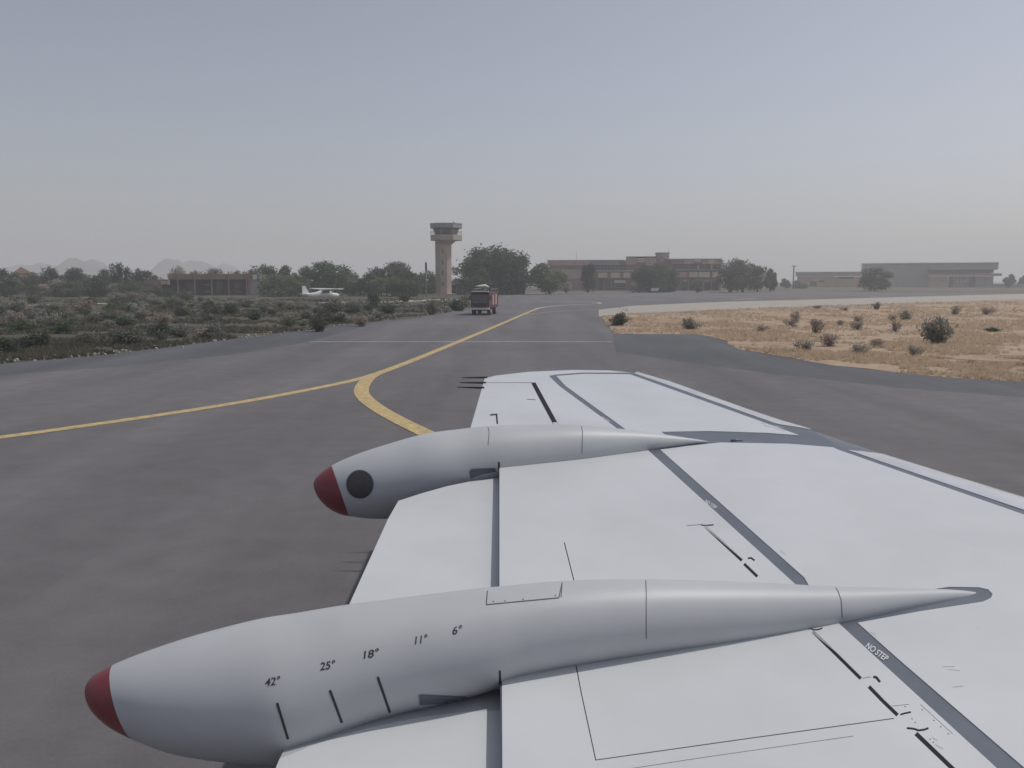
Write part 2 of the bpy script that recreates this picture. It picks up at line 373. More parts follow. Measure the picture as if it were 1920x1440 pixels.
o_ = ledge('leading_edge', [(1588, 843.6), (1605, 848.5), (1640, 861), (1700, 881.5), (1920, 956), (2400, 1118.5), (3100, 1355.5)],
      [(1592, 844), (1622, 845), (1655, 850.5), (1705, 866), (1920, 932), (2400, 1080), (3100, 1296)], M['metal'])
# grey band under the metal start
ledge('leading_edge_band', [(1586, 843.5), (1610, 851), (1650, 866)], [(1606, 833), (1632, 842.5), (1656, 850.5)], M['grey'], .008)
WH = M['white']
# outboard panels
panel('wing_tip', [(909, 709.5), (930, 704.2), (990, 697.2), (1075, 693.6), (1140, 694.5), (1184, 698.5), (1090, 698.6), (1040, 702.4), (1029, 704.6), (1049, 724), (1154, 801), (1190, 835), (1067, 835), (1044, 790), (1004, 717), (906.5, 717)], WH)
panel('aileron', [(906.5, 717.8), (946, 717.8), (996, 718.2), (1008, 742), (1036, 794), (1056, 835), (873, 835), (882, 803)], WH,
      [stroke([(919, 778), (931, 777), (932.5, 795)], 3), stroke([(988, 748.5), (1004, 749.5)], 1.2)])
b = MB(); q = [W(996.5, 718.5, .0015), W(1004.5, 717.5, .0015), W(1044, 791, .0015), W(1036, 791.5, .0015)]; b.add(q, [(0, 1, 2, 3)]); wpart(b, 'aileron_slot', M['slot'])
b = MB(); q = [W(1036.5, 792, .0015), W(1044, 791.6, .0015), W(1066, 834, .0015), W(1056.5, 834, .0015)]; b.add(q, [(0, 1, 2, 3)]); wpart(b, 'aileron_slot', M['white'])
panel('upper_skin', [(1043, 704.8), (1095, 700.9), (1181, 701.7), (1330, 755.2), (1499, 816), (1440, 811.5), (1330, 808), (1240, 809.5), (1260, 825), (1200, 828), (1169, 802), (1061, 724)], WH)
# between the fairings
st_a = stroke([(1322, 987), (1391, 1051)], 5.5); st_b = stroke([(1395, 1057), (1420, 1081)], 5.5)
panel('upper_skin', [(936.5, 868), (1090, 840), (1195, 830), (1213.5, 842.5), (1345.5, 962.5), (1492, 1096), (1520, 1125), (936.5, 1125)], WH,
      [st_a, st_b, stroke([(1058, 1017), (1076, 1088)], 1.8), stroke([(1288, 985.6), (1314, 983.5)], 1.1), stroke([(1314, 984), (1322, 985.3), (1338, 984)], 2.6), stroke([(1402, 1047), (1408, 1046), (1415, 1051)], 3.5)])
panel('upper_skin', [(1238, 843), (1290, 836), (1351, 829.5), (1480, 832), (1562, 838.5), (1569, 842), (1580, 846), (1918, 964), toT(W(1586, 848.5), W(1920, 964.5), T0), toT(W(1508, 1083), W(1918, 1440), T0+.25),
      (1918, 1437), (1686, 1237), (1608, 1167.5), (1725, 1146), (1843, 1128), (1858, 1121), (1861, 1114), (1853, 1105), (1835, 1101), (1780, 1100), (1700, 1112), (1520, 1104), (1508.5, 1083)], WH)
# near panel with the spoilers' slots
bl = toT(W(936, 1103), W(940, 1440), T0+.25); br = toT(W(1569, 1163), W(1869, 1440), T0+.25)
holes = [stroke([(1524, 1184), (1570, 1229), (1614, 1272.5)], 6.5), stroke([(1629, 1287), (1655, 1314), (1683, 1341)], 7), stroke([(1717, 1375), (1786, 1441), (1850, 1502)], 8.5),
         stroke([(1079, 1242), (1090, 1300), (1117, 1425), (1400, 1385), (1676, 1347)], 1.9), stroke([(900+700, 1380), (1180+140, 1420), (1190, 1440), (1040, 1463)][::-1], 1.2),
         stroke([(1515, 1179), (1521, 1178.5), (1525, 1181), (1534, 1180.5), (1542, 1177.5)], 3.0), stroke([(1637, 1269), (1643, 1270), (1650, 1279)], 5.0), stroke([(1617, 1272), (1633, 1269)], 1.2),
         stroke([(1688, 1340), (1696, 1337.5), (1708, 1335)], 3.6), stroke([(1700, 1365), (1714, 1366.5), (1722, 1369.5), (1733, 1368), (1741, 1365)], 4.2), stroke([(1672, 1324), (1704, 1320.5)], 1.1),
         stroke([(1726, 1321), (1786, 1376)], 1.1)]
panel('upper_skin', [(941, 1262), (1080, 1228), (1560, 1160), (1569, 1165), (1869, 1440), br, bl, (942, 1440)], WH, holes)
for (uu, vv) in ((1729, 1331), (1710, 1348), (1716, 1355), (1751, 1351), (1764, 1363), (1778, 1376), (1697, 1325), (1834, 1178), (1744, 1386), (1750, 1392)):
    p = W(uu, vv, .0042); b = MB(); b.tube([p, p+Vector((0, 0, .0015))], .0026, 8); wpart(b, 'fastener', M['slot'] if uu != 1834 else M['steel'])
for pts in ([(1432, 797), (1446, 801)], [(1440, 795), (1462, 801.5)], [(1448, 801), (1472, 808)], [(1425, 792.5), (1436, 795)], [(1455, 798), (1470, 803)], [(1463, 1032), (1473, 1040)], [(1768, 1250), (1790, 1249)], [(1778, 1255), (1800, 1257)], [(1786, 1288), (1806, 1286)], [(1748, 1382), (1757, 1388)], [(1754, 1396), (1768, 1404)], [(1632, 1185), (1642, 1190)]):
    b = MB(); sp_ = [W(x, y, .0052) for x, y in stroke(pts, .9)]; b.add(sp_, [tuple(range(len(sp_)))]); wpart(b, 'scuff', M['scuff'])
# flaps sit lower than the fixed skin
def slabpoly(name, pts, o, th, m):
    top = [W(q[0], q[1], o) if not isinstance(q, Vector) else Vector((q.x, q.y, wz(q.x, q.y, o))) for q in pts]
    low = [p-Vector((0, 0, th)) for p in top]; n = len(top); tri = [tuple(t) for t in tessellate_polygon([[Vector((p.x, p.y, 0)) for p in top]])]
    b = MB(); b.add(top+low, tri+[tuple(i+n for i in t) for t in tri]+[(i, (i+1) % n, n+(i+1) % n, n+i) for i in range(n)])
    return wpart(b, name, m)
slabpoly('flap', [(728, 972), (747, 939), (790, 925), (840, 911), (880, 903), (965, 893), (965, 1190), (630, 1190), (653, 1137)], -.075, .015, WH)
te2 = toT(W(653, 1137, -.09), W(517, 1440, -.09), T0)
slabpoly('flap', [(524, 1423), (580, 1400), (644, 1378), (690, 1365), (738, 1354.5), (800, 1343), (866, 1335), (965, 1331), te_root+AX*.2, te2, (517, 1440)], -.09, .015, WH)
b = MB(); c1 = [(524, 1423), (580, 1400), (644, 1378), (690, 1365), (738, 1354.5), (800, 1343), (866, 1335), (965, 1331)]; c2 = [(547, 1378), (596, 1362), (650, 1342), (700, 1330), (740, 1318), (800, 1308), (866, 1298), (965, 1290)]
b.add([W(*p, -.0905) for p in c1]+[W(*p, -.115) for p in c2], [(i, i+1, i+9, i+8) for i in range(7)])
wpart(b, 'flap_shadow_strip', M['fairing'], smooth=True)  # added sloping strip, its darker colour standing for the fairing's shadow on the flap
for a_, b_ in (((865, 708.3), (914, 707.7)), ((861, 717.2), (911, 717.8)), ((857, 725.8), (908, 727.3))):
    b = MB(); b.tube([W(*a_, .01), W(*a_, .01).lerp(W(*b_, .01), .25), W(*b_, .008)], [.005, .009, .017], 6); wpart(b, 'static_wick', M['mark'])

# flap track fairings
def fairing(T, stations, name, nring=40):
    """canoe body round an axis parallel to the chord; stations = (u, v_top, r) in the plane t = T"""
    cs = []
    for u, vt, r in stations:
        d = ray(u, vt+r); k = T/(d.dot(TX)); c = Vector((k*d.x, k*d.y, CAMH+k*d.z))
        fw = c.y*CT-(c.z-CAMH)*ST; cs.append((c.dot(AX), c.z, r*fw/FPX))
    return cs
def shear(ds): return .30*max(0, min(1, 1.2-ds))
def csmooth(cs, n=110):
    """Catmull-Rom through the stations"""
    out = []; P = [cs[0]]+cs+[cs[-1]]
    seg = len(cs)-1; per = max(3, n//seg)
    for i in range(1, len(P)-2):
        for j in range(per):
            t = j/per; row = []
            for a in range(3):
                p0, p1, p2, p3 = P[i-1][a], P[i][a], P[i+1][a], P[i+2][a]
                row.append(.5*(2*p1+(p2-p0)*t+(2*p0-5*p1+4*p2-p3)*t*t+(3*p1-p0-3*p2+p3)*t**3))
            out.append(row)
    out.append(list(cs[-1])); return out
def fair_mesh(T, cs, s0, s1, m, name, parent=None, grow=0, nring=48):
    rows = [c for c in cs if s0 <= c[0] <= s1]; vs = []
    for s, z, r in rows:
        r = max(.001, r+grow)
        for k in range(nring):
            a = 2*math.pi*k/nring; vs.append(AX*(s-shear(s-cs[0][0])*math.sin(a)*r)+TX*(T+math.cos(a)*r)+Vector((0, 0, z+math.sin(a)*r)))
    mb = MB(); N = nring
    mb.add(vs, [(i*N+k, i*N+(k+1) % N, (i+1)*N+(k+1) % N, (i+1)*N+k) for i in range(len(rows)-1) for k in range(N)])
    mb.add([vs[k] for k in range(N)], [tuple(range(N))]); mb.add([vs[-N+k] for k in range(N)], [tuple(range(N))])
    bvh = BVHTree.FromPolygons(mb.v, mb.f)
    return wpart(mb, name, m, parent, smooth=True, fix=True), bvh
def interp(cs, s):
    for a, b in zip(cs, cs[1:]):
        if a[0] <= s <= b[0]:
            t = (s-a[0])/(b[0]-a[0]+1e-9); return [a[i]+(b[i]-a[i])*t for i in range(3)]
    return cs[-1]
def ring(T, cs, u, v, parent, a0, a1, name='panel_joint', th=.0045):
    """fine joint line round a fairing, angles measured in its cross-section"""
    d = ray(u, v); k = T/d.dot(TX); s = (k*Vector((d.x, d.y, 0))).dot(AX); _, z, r = interp(cs, s)
    N = 40; vs = []
    for i in range(N+1):
        a = R(a0+(a1-a0)*i/N)
        for ds, rr in ((-th/2, r+.0005), (th/2, r+.0005)):
            vs.append(AX*(s+ds)+TX*(T+math.cos(a)*(rr+.002))+Vector((0, 0, z+math.sin(a)*(rr+.002))))
    b = MB(); b.add(vs, [(2*i, 2*i+1, 2*i+3, 2*i+2) for i in range(N)])
    return wpart(b, name, M['slot'], parent)
CAMV = Vector((0, 0, CAMH))
def hit(bvh, u, v, off=.0015):
    d = ray(u, v).normalized(); l, nn, i, dd = bvh.ray_cast(CAMV, d)
    if l is None: return None
    if nn.dot(d) > 0: nn = -nn
    return l+nn*off
def decal(bvh, polys, name, m, parent, off=.0015):
    """mark laid on the curved skin; polys = pixel quads"""
    b = MB()
    for q in polys:
        h = [hit(bvh, x, y, off) for x, y in q]
        if all(p is not None for p in h): b.add(h, [tuple(range(len(h)))])
    return wpart(b, name, m, parent, fix=False)
def grid_quads(a, b_, c, d, nx, ny):
    a, b_, c, d = map(Vector, (a, b_, c, d)); P = lambda i, j: tuple(a.lerp(b_, i/nx).lerp(d.lerp(c, i/nx), j/ny))
    return [[P(i, j), P(i+1, j), P(i+1, j+1), P(i, j+1)] for i in range(nx) for j in range(ny)]
def strip_quads(p, q, wd, n=8):
    p, q = Vector(p), Vector(q); d = (q-p).normalized(); nn = Vector((-d.y, d.x))*wd/2; out = []
    for i in range(n):
        a, b_ = p.lerp(q, i/n), p.lerp(q, (i+1)/n); out.append([tuple(a+nn), tuple(b_+nn), tuple(b_-nn), tuple(a-nn)])
    return out
def text_mesh(txt):
    c = bpy.data.curves.new('lettering', 'FONT'); c.body = txt; c.size = 1; c.resolution_u = 6; c.offset = .012
    o = bpy.data.objects.new('lettering', c); COL.objects.link(o)
    bpy.context.view_layer.update()
    me = bpy.data.meshes.new_from_object(o)
    V = [tuple(v.co) for v in me.vertices]; Fc = [tuple(p.vertices) for p in me.polygons]
    bpy.data.objects.remove(o); bpy.data.curves.remove(c); bpy.data.meshes.remove(me)
    x1 = max(v[0] for v in V); x0 = min(v[0] for v in V)
    return [((v[0]-x0)/(x1-x0), v[1]/.7) for v in V], Fc     # width 0..1, cap height 0..1
def lettering(txt, fn, m, parent, base, across, up, sink=0):
    V, Fc = text_mesh(txt); b = MB()
    pts = [fn(base[0]+x*across[0]+y*up[0], base[1]+x*across[1]+y*up[1]) for x, y in V]
    if any(p is None for p in pts): return
    b.add(pts, Fc); return wpart(b, 'lettering', m, parent, fix=False)

T1 = 3.86; T2 = 7.42
ST1 = [(163, 1308, 3), (166, 1293, 17), (174, 1280, 31), (190, 1267, 46), (210, 1257, 58), (245, 1242, 74), (300, 1222, 94), (380, 1196, 113), (460, 1174, 126), (515, 1161, 132), (570, 1152, 127), (655, 1137, 114), (732, 1127, 105), (800, 1118, 101), (900, 1106, 94), (960, 1100, 86), (1060, 1091, 80), (1210, 1087, 71), (1400, 1092, 58), (1565, 1100, 41), (1700, 1103, 24), (1790, 1106, 12), (1835, 1111, 5), (1848, 1114, 1)]
ST2 = [(590, 917, 2), (592, 907, 13), (599, 898, 24), (610, 889, 34), (627, 878, 44), (650, 866, 52), (680, 853, 60), (725, 837, 67), (800, 814, 69), (860, 805, 66), (915, 799, 62), (1000, 796, 54), (1090, 797, 44), (1200, 808, 23), (1270, 818, 10), (1315, 825, 3), (1328, 828, 1)]
def sat(T, u, v):
    d = ray(u, v); k = T/d.dot(TX); return (k*Vector((d.x, d.y, 0))).dot(AX)
for T, STN, capu in ((T1, ST1, (229, 1322)), (T2, ST2, (634.5, 920))):
    cs = csmooth(fairing(T, STN, ''))
    near = T == T1
    f = empty('flap_track_fairing'); f.parent = wing; f.location = (0, 0, 0)
    sc = sat(T, *capu)
    body, bvh = fair_mesh(T, cs, sc, 99, M['fairing'], 'fairing_body', f)
    cap, _ = fair_mesh(T, cs, -99, sc+.02, M['red'], 'end_cap', f)
    if near:
        for pl in ([(1211, 1088.5), (1211, 1092), (1211.5, 1110), (1211.5, 1198)], [(1567, 1102), (1571, 1108), (1577, 1125), (1579, 1158)], [(1054, 1092.5), (1052, 1120)]):
            for p, q in zip(pl, pl[1:]): decal(bvh, strip_quads(p, q, 1.5, 8), 'panel_joint', M['joint'], f, .001)
        for (t_, bx, by) in (('42°', 497, 1287), ('25°', 600, 1257), ('18°', 682, 1235), ('11°', 778, 1208), ('6°', 848, 1190)):
            wdt = 27 if len(t_) == 3 else 17
            if t_ == '11°': wdt = 22
            lettering(t_, lambda u, v: hit(bvh, u, v, .0018), M['mark'], f, (bx, by), (wdt, -wdt*.17), (1.5, -14.5))
        for p, q in (((519.5, 1318), (540, 1386)), ((618.5, 1294), (641, 1355)), ((708, 1269), (731, 1336))):
            decal(bvh, strip_quads(p, q, 5), 'angle_mark', M['mark'], f)
        decal(bvh, grid_quads((785, 1302), (930, 1307.5), (930, 1311.5), (787, 1321), 24, 4), 'track_opening', M['grey'], f, .004)
        decal(bvh, strip_quads((937, 1257), (938, 1310), 4), 'panel_joint', M['mark'], f)
        # access plate on the crown
        for p, q in (((912, 1134), (1048, 1121)), ((1048, 1121), (1054, 1093)), ((912, 1134), (914, 1108))): decal(bvh, strip_quads(p, q, 1.6, 10), 'panel_joint', M['joint'], f, .002)
        for p in ((924, 1128), (946, 1127), (980, 1124), (1040, 1117)): decal(bvh, strip_quads(p, (p[0]+2, p[1]), 2, 1), 'fastener', M['mark'], f, .002)
    else:
        for pl in ([(915, 801), (917, 810), (915, 835)], [(1090, 799), (1092, 810), (1091, 850)]):
            for p, q in zip(pl, pl[1:]): decal(bvh, strip_quads(p, q, 1.3, 8), 'panel_joint', M['joint'], f, .001)
        N = 28
        decal(bvh, [[(675+r0*math.cos(2*math.pi*(i+j)/N), 908+r0*1.04*math.sin(2*math.pi*(i+j)/N)) for r0, j in ((ra+.01, 0), (ra+.01, 1), (ra+3.5, 1), (ra+3.5, 0))] for i in range(N) for ra in (0, 3.5, 7, 10.5, 14, 17.5, 21)], 'lamp_lens', M['lens'], f, .006)
        decal(bvh, [q_ for i in range(N) for q_ in [[(675+rr*math.cos(2*math.pi*(i+j)/N), 908+(rr+1)*math.sin(2*math.pi*(i+j)/N)) for rr, j in ((24.5, 0), (24.5, 1), (26, 1), (26, 0))]]], 'lens_rim', M['grey'], f, .003)
        decal(bvh, [[(879, 884), (884, 879), (905, 878), (905, 889), (882, 897)], [(905, 878), (928, 877.5), (930, 884), (905, 889)]], 'track_opening', M['grey'], f, .004)
        decal(bvh, strip_quads((935, 866), (936, 880), 4), 'panel_joint', M['mark'], f)
# lettering on the grey stripes
lettering('NO STEP', lambda u, v: W(u, v, .0035), M['wtext'], wing, (1622, 1213), (38, 27), (7.5, -8.5))
lettering('NO STEP', lambda u, v: W(u, v, .0035), M['wtext'], wing, (1321, 941.5), (20, 13), (4, -5))
lettering('NO STEP', lambda u, v: W(u, v, .0035), M['wtext'], wing, (1128, 784), (13, 8.5), (2.5, -3.2))
# small actuator cover on the far panel edge
p = W(1381, 826, .004); b = MB(); b.tube([p-AX*.06, p+AX*.06], [.014, .012], 10); wpart(b, 'hinge_cover', M['grey'], smooth=True)

# ------------------------------------------------------------------ control tower
def bld(name, u, depth, label, cat, rz=0):
    return empty(name, D(u, depth), rz, label, cat)
def lb(mb_or_none, x0, x1, y0, y1, z0, z1): return (mb_or_none or MB()).box(x0, x1, y0, y1, z0, z1)
M['stucco'] = mat('pink_beige_render', (0.463, 0.379, 0.315), .9, var=.08, scale=.4)
M['greyconc'] = mat('grey_concrete', (0.325, 0.325, 0.332), .85, var=.1, scale=.5)
M['palegrey'] = mat('pale_grey_sheet', (0.337, 0.337, 0.337), .7, var=.06, scale=.3)
M['brown'] = mat('red_brown_render', (0.283, 0.186, 0.164), .9, var=.12, scale=.3)
M['pinkb'] = mat('pink_brown_panel', (0.474, 0.325, 0.290), .9, var=.1, scale=.4)
M['beige'] = mat('beige_panel', (0.616, 0.502, 0.389), .85, var=.1, scale=.4)
M['glass'] = mat('dark_window_glass', (.045, .05, .058), .15, spec=.8)
M['paleglass'] = mat('cab_glass', (.11, .125, .14), .12, spec=.9)
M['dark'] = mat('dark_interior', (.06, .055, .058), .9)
M['wtrim'] = mat('white_trim', (.62, .60, .58), .6)
M['orange'] = mat('orange_render', (0.511, 0.324, 0.228), .9, var=.1, scale=.4)
px = .1369
Zt = lambda v, d: zat(v, d)
TD = 219
tw = bld('control_tower', 837.5, TD, 'tall beige control tower with a glazed cab under a flat grey roof', 'control tower', R(6))
def octo(cx, r, z0, z1, mb=None, r1=None, cx1=None):
    mb = mb or MB(); r1 = r1 or r; cx1 = cx if cx1 is None else cx1; vs = []
    for z, rr, c in ((z0, r, cx), (z1, r1, cx1)):
        for k in range(8): a = R(22.5+45*k); vs.append((c+rr*math.cos(a), rr*math.sin(a), z))
    return mb.add(vs, [tuple(range(7, -1, -1)), tuple(range(8, 16))]+[(k, (k+1) % 8, 8+(k+1) % 8, 8+k) for k in range(8)])
zg = Zt(451, TD); zgt = Zt(440.5, TD); zr0 = Zt(428, TD); zr1 = Zt(420.5, TD)
octo(-.75, 2.2, -.2, zg-1.1).build('shaft', M['stucco'], tw)
octo(-.75, 2.2, zg-1.1, zg, r1=2.9, cx1=-.1).build('flare', M['stucco'], tw)
octo(0, 4.25, zg, zg+1.35).build('gallery', M['stucco'], tw)
g_ = MB(); octo(0, 3.2, zg+1.35, zgt, g_); g_.build('cab_base', M['stucco'], tw)
gp = octo(0, 2.75, zgt, zr0, r1=3.45).build('cab_glazing', M['paleglass'], tw)
for k in range(8):
    a = R(22.5+45*k); c_, s_ = math.cos(a), math.sin(a)
    b = MB(); b.tube([(2.8*c_, 2.8*s_, zgt), (3.5*c_, 3.5*s_, zr0)], .11, 6); b.build('mullion', M['greyconc'], tw)
octo(0, 4.3, zr0, zr1).build('roof', M['greyconc'], tw)
octo(0, 4.4, zr1, zr1+.12).build('roof_edge', M['palegrey'], tw)
b = MB(); b.tube([(2.0, 0, zr1), (2.0, 0, zr1+.5), (2.0, 0, zr1+.9)], [.12, .35, .1], 8); b.build('roof_beacon', M['wtrim'], tw)
b = MB()
for i in range(8):
    a0, a1 = R(22.5+45*i), R(67.5+45*i)
    for h in (1.9, 2.3): b.tube([(4.2*math.cos(a0), 4.2*math.sin(a0), zg+h), (4.2*math.cos(a1), 4.2*math.sin(a1), zg+h)], .04, 4)
    b.tube([(4.2*math.cos(a0), 4.2*math.sin(a0), zg+1.3), (4.2*math.cos(a0), 4.2*math.sin(a0), zg+2.3)], .04, 4)
b.build('railing', M['greyconc'], tw)
for v0, v1 in ((467, 475), (488, 496), (508, 516), (529, 536)):
    b = MB(); yf = -2.2*math.cos(R(22.5)); b.box(-1.15, -.85, yf-.04, yf+.1, Zt(v1, TD), Zt(v0, TD)); b.build('window', M['glass'], tw)
b = MB(); b.box(-3.4, 2.2, -3.2, 2.5, 0, .35); b.build('plinth', M['pinkb'], tw)

# ------------------------------------------------------------------ buildings: local x in metres from pixel column, z from pixel row
class Face:
    """a building seen nearly square on, laid out in local metres at one distance"""
    def __init__(s, name, uc, depth, label, cat, rz=0):
        s.d = depth; s.uc = uc; s.th = math.atan((uc-960)/FPX); s.p = D(uc, depth); s.o = empty(name, s.p, -s.th, label, cat)
    def X(s, u):
        t = D(u, s.d).x/s.d; return (t*s.d-s.p.x)/(math.cos(s.th)+t*math.sin(s.th))
    def box(s, name, u0, u1, v0, v1, m, y0=0, y1=.3, parent=None, mb=None):
        z1 = zat(v0, s.d); z0 = max(-.2, zat(v1, s.d))
        b = mb or MB(); b.box(s.X(u0), s.X(u1), y0, y1, z0, z1)
        if mb is None: return b.build(name, m, parent or s.o)
# terminal
t = Face('terminal_building', 1190, 311, 'long brown two-storey terminal with beige panel bands and a roof penthouse', 'terminal')
t.box('wall', 1030, 1090, 498, 546, M['brown'], 0, 20)
t.box('upper_wall', 1034, 1090, 505, 522, M['pinkb'], -.6, -.004)
t.box('parapet', 1027, 1106, 488.5, 497.5, M['pinkb'], -1.2, 18)
t.box('roof_edge', 1026, 1170, 487, 488.3, M['wtrim'], -1.4, 19)
t.box('wall', 1090.2, 1172, 497.6, 546, M['brown'], 1.5, 20)
t.box('parapet', 1106.2, 1160, 488.5, 496.6, M['greyconc'], -.8, 18)
t.box('parapet', 1160.2, 1171.8, 488.5, 496.6, M['brown'], -.7, 18)
t.box('window_band', 1118, 1172, 497, 506.5, M['glass'], 1.2, 1.49)
for u in range(1124, 1172, 7): t.box('mullion', u, u+.6, 497, 506.5, M['brown'], 1.05, 1.19)
t.box('ledge', 1118, 1190, 507, 508.6, M['wtrim'], -.6, 1.45)
for a, c in ((1121.5, 'beige'), (1145, 'beige'), (1168.5, 'beige')): t.box('panel', a, a+17, 511, 521, M[c], -.4, 1.4)
for a in (1138.7, 1162.2): t.box('panel', a, a+6, 511, 521, M['brown'], -.2, 1.4)
t.box('slab', 1118, 1188, 521.3, 523, M['dark'], -.6, 1.4)
for a in (1120, 1132, 1146, 1150.5, 1173.5, 1178): t.box('column', a, a+2, 523.2, 546, M['brown'], -.2, .5)
t.box('shopfront', 1120, 1186, 523.2, 545, M['glass'], 1.1, 1.4)
t.box('doorway', 1153, 1172, 532, 545.4, M['dark'], .6, 1.05)
for v in (535, 539, 543): t.box('door_bar', 1153, 1172, v, v+.7, M['pinkb'], .45, .58)
t.box('sign_board', 1152, 1173, 525.3, 531, M['beige'], -.5, -.25)
t.box('wall', 1172.2, 1236, 485, 546, M['brown'], .8, 22)
t.box('parapet', 1173, 1193, 482.5, 496, M['pinkb'], -.6, .78)
t.box('roof_edge', 1172.5, 1230, 481, 482.3, M['dark'], -.8, 22)
t.box('panel', 1193.5, 1207.5, 484, 487.5, M['wtrim'], -.6, .7); t.box('panel', 1193.5, 1207.5, 488.5, 492, M['beige'], -.6, .7)
t.box('parapet', 1208, 1229, 483, 497, M['pinkb'], -.5, .78)
t.box('penthouse', 1229.5, 1254, 474.6, 485.5, M['greyconc'], 3, 14)
t.box('roof_edge', 1228.5, 1255, 473.2, 474.5, M['palegrey'], 2.5, 15)
t.box('wall', 1236.2, 1352, 487.5, 546, M['brown'], 1.6, 21)
t.box('roof_edge', 1248, 1352, 485.2, 486.6, M['wtrim'], -.8, 21)
for a, b_, c in ((1255, 1280, 'brown'), (1280.4, 1300, 'pinkb'), (1314, 1326, 'pinkb'), (1326.4, 1338, 'beige'), (1338.4, 1352, 'pinkb')): t.box('panel', a, b_, 487, 495.5, M[c], -.4, 1.5)
t.box('panel', 1300.5, 1313.5, 487, 491.5, M['wtrim'], -.5, 1.5); t.box('panel', 1300.5, 1313.5, 492, 495.5, M['brown'], -.4, 1.5)
t.box('window_band', 1262, 1348, 496.5, 504.5, M['glass'], 1.3, 1.58)
for a in (1306.5, 1331.5): t.box('pier', a, a+3.5, 496.5, 504.5, M['beige'], .8, 1.29)
for a in (1275, 1290, 1319): t.box('pier', a, a+4, 496.5, 504.5, M['brown'], .9, 1.29)
t.box('ledge', 1260, 1350, 505.2, 507, M['palegrey'], -.6, 1.55)
for a, b_, c in ((1265, 1287, 'pinkb'), (1292, 1308, 'beige'), (1309, 1330, 'beige'), (1335, 1350, 'beige'), (1287.3, 1291.7, 'brown')): t.box('panel', a, b_, 510, 520, M[c], -.3, 1.5)
for a in (1264, 1276, 1290, 1303, 1318, 1332): t.box('column', a, a+2, 522, 546, M['brown'], -.2, .5)
for a in (1280, 1306, 1321): t.box('window', a, a+9, 524, 528.5, M['beige'], 1.2, 1.55)
t.box('shopfront', 1278, 1348, 530, 545, M['glass'], 1.3, 1.56)
t.box('kerb', 1040, 1350, 543.8, 546, M['palegrey'], -9, -6.5)
b = MB(); b.tube([((1079-1190)*.1944, 5, 7), ((1079-1190)*.1944, 5, zat(469, 311))], .06, 5); b.build('antenna', M['greyconc'], t.o)
b = MB(); b.tube([((1252-1190)*.1944, 5, 9), ((1252-1190)*.1944, 5, zat(466, 311))], .05, 5); b.build('antenna', M['greyconc'], t.o)

# low building behind the tower
t = Face('low_building', 880, 235, 'low flat-roofed building with pinkish fascia right behind the tower', 'building')
t.box('wall', 752, 985, 534, 552, M['dark'], 1.2, 12)
t.box('fascia', 850, 912, 523.5, 533, M['pinkb'], -.4, 12); t.box('fascia', 912.3, 985, 525, 534, M['brown'], -.4, 12); t.box('fascia', 752, 849.7, 526, 533, M['greyconc'], -.3, 12)
for u in range(756, 985, 11): t.box('column', u, u+1.6, 533, 552, M['greyconc'] if u < 850 else M['brown'], .0, .3)
for u in range(856, 900, 9): t.box('window', u, u+7.5, 535, 549, M['glass'], .95, 1.18)
t = Face('low_building', 622, 232, 'small brown building showing under the trees beyond the light aircraft', 'building')
t.box('wall', 606, 646, 528, 550, M['brown'], .4, 8); t.box('roof', 603, 649, 526, 528, M['greyconc'], -.6, 8.5)
for u in (610, 619, 635): t.box('window', u, u+4, 534, 544, M['glass'], .2, .38)
t.box('door', 626, 632, 535, 550, M['dark'], .2, .38)
# left building
t = Face('arcade_building', 395, 206, 'long dark brown arcaded building left of centre with white panels at its right end', 'building')
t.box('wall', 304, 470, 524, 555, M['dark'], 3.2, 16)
t.box('fascia', 320, 470, 513.5, 523.8, M['brown'], 0, 16)
t.box('fascia', 270, 319.7, 526, 533, M['brown'], .5, 14)
t.box('wall', 264, 303.7, 533.2, 555, M['brown'], 1, 14)
t.box('sloping_canopy', 281, 304, 546, 549, M['pinkb'], -1.5, .98)
t.box('end_panel', 315.8, 319.6, 525.2, 533.8, M['beige'], -.2, .45); t.box('end_panel', 303, 315.6, 526, 533, M['orange'], -.1, .45)
for u, top_ in ((333.5, 513), (365, 513), (396.5, 511.5), (428.5, 511.5), (462, 512)): 
    t.box('pillar', u, u+2.6, top_, 555, M['brown'], -.5, -.02)
    t.box('pillar_cap', u, u+2.2, top_-2.5, top_-.2, M['pinkb'], -.5, -.02)
t.box('end_wall', 466, 470.6, 524, 555, M['brown'], -.3, 3); t.box('end_wall', 470.8, 483, 525, 555, M['greyconc'], -.3, 12)
t.box('end_fascia', 466, 502, 523.6, 525, M['pinkb'], -.8, 8)
for u in (475, 487, 495): t.box('panel', u, u+(8 if u == 475 else 6), 514.8, 523.4, M['wtrim'], -.6, -.3)
t.box('end_fascia', 471, 501, 514, 523.5, M['brown'], -.28, 6)
for u in (350, 384, 444): t.box('window', u, u+9, 546.5, 548.5, M['palegrey'], 2.9, 3.18)
t.box('window', 384, 394, 533, 534.5, M['palegrey'], 2.9, 3.18)
for u in (406, 440, 352): t.box('doorway', u, u+12, 528, 553, M['glass'], 3.0, 3.19)
t.box('kerb', 300, 470, 554, 556, M['palegrey'], -2.6, -1.5)
t = Face('orange_house', 52, 230, 'orange-brown gabled house between the trees at the far left', 'house')
t.box('wall', 30, 62, 512, 552, M['orange'], 0, 9)
k = 230/FPX; b = MB(); z1 = zat(512, 230); z2 = zat(500, 230)
b.add([((30-52)*k, -.4, z1), ((62-52)*k, -.4, z1), ((44-52)*k, -.4, z2), ((30-52)*k, 9, z1), ((62-52)*k, 9, z1), ((44-52)*k, 9, z2)], [(0, 1, 2), (5, 4, 3), (0, 2, 5, 3), (1, 4, 5, 2), (0, 3, 4, 1)]); b.build('roof', M['orange'], t.o)
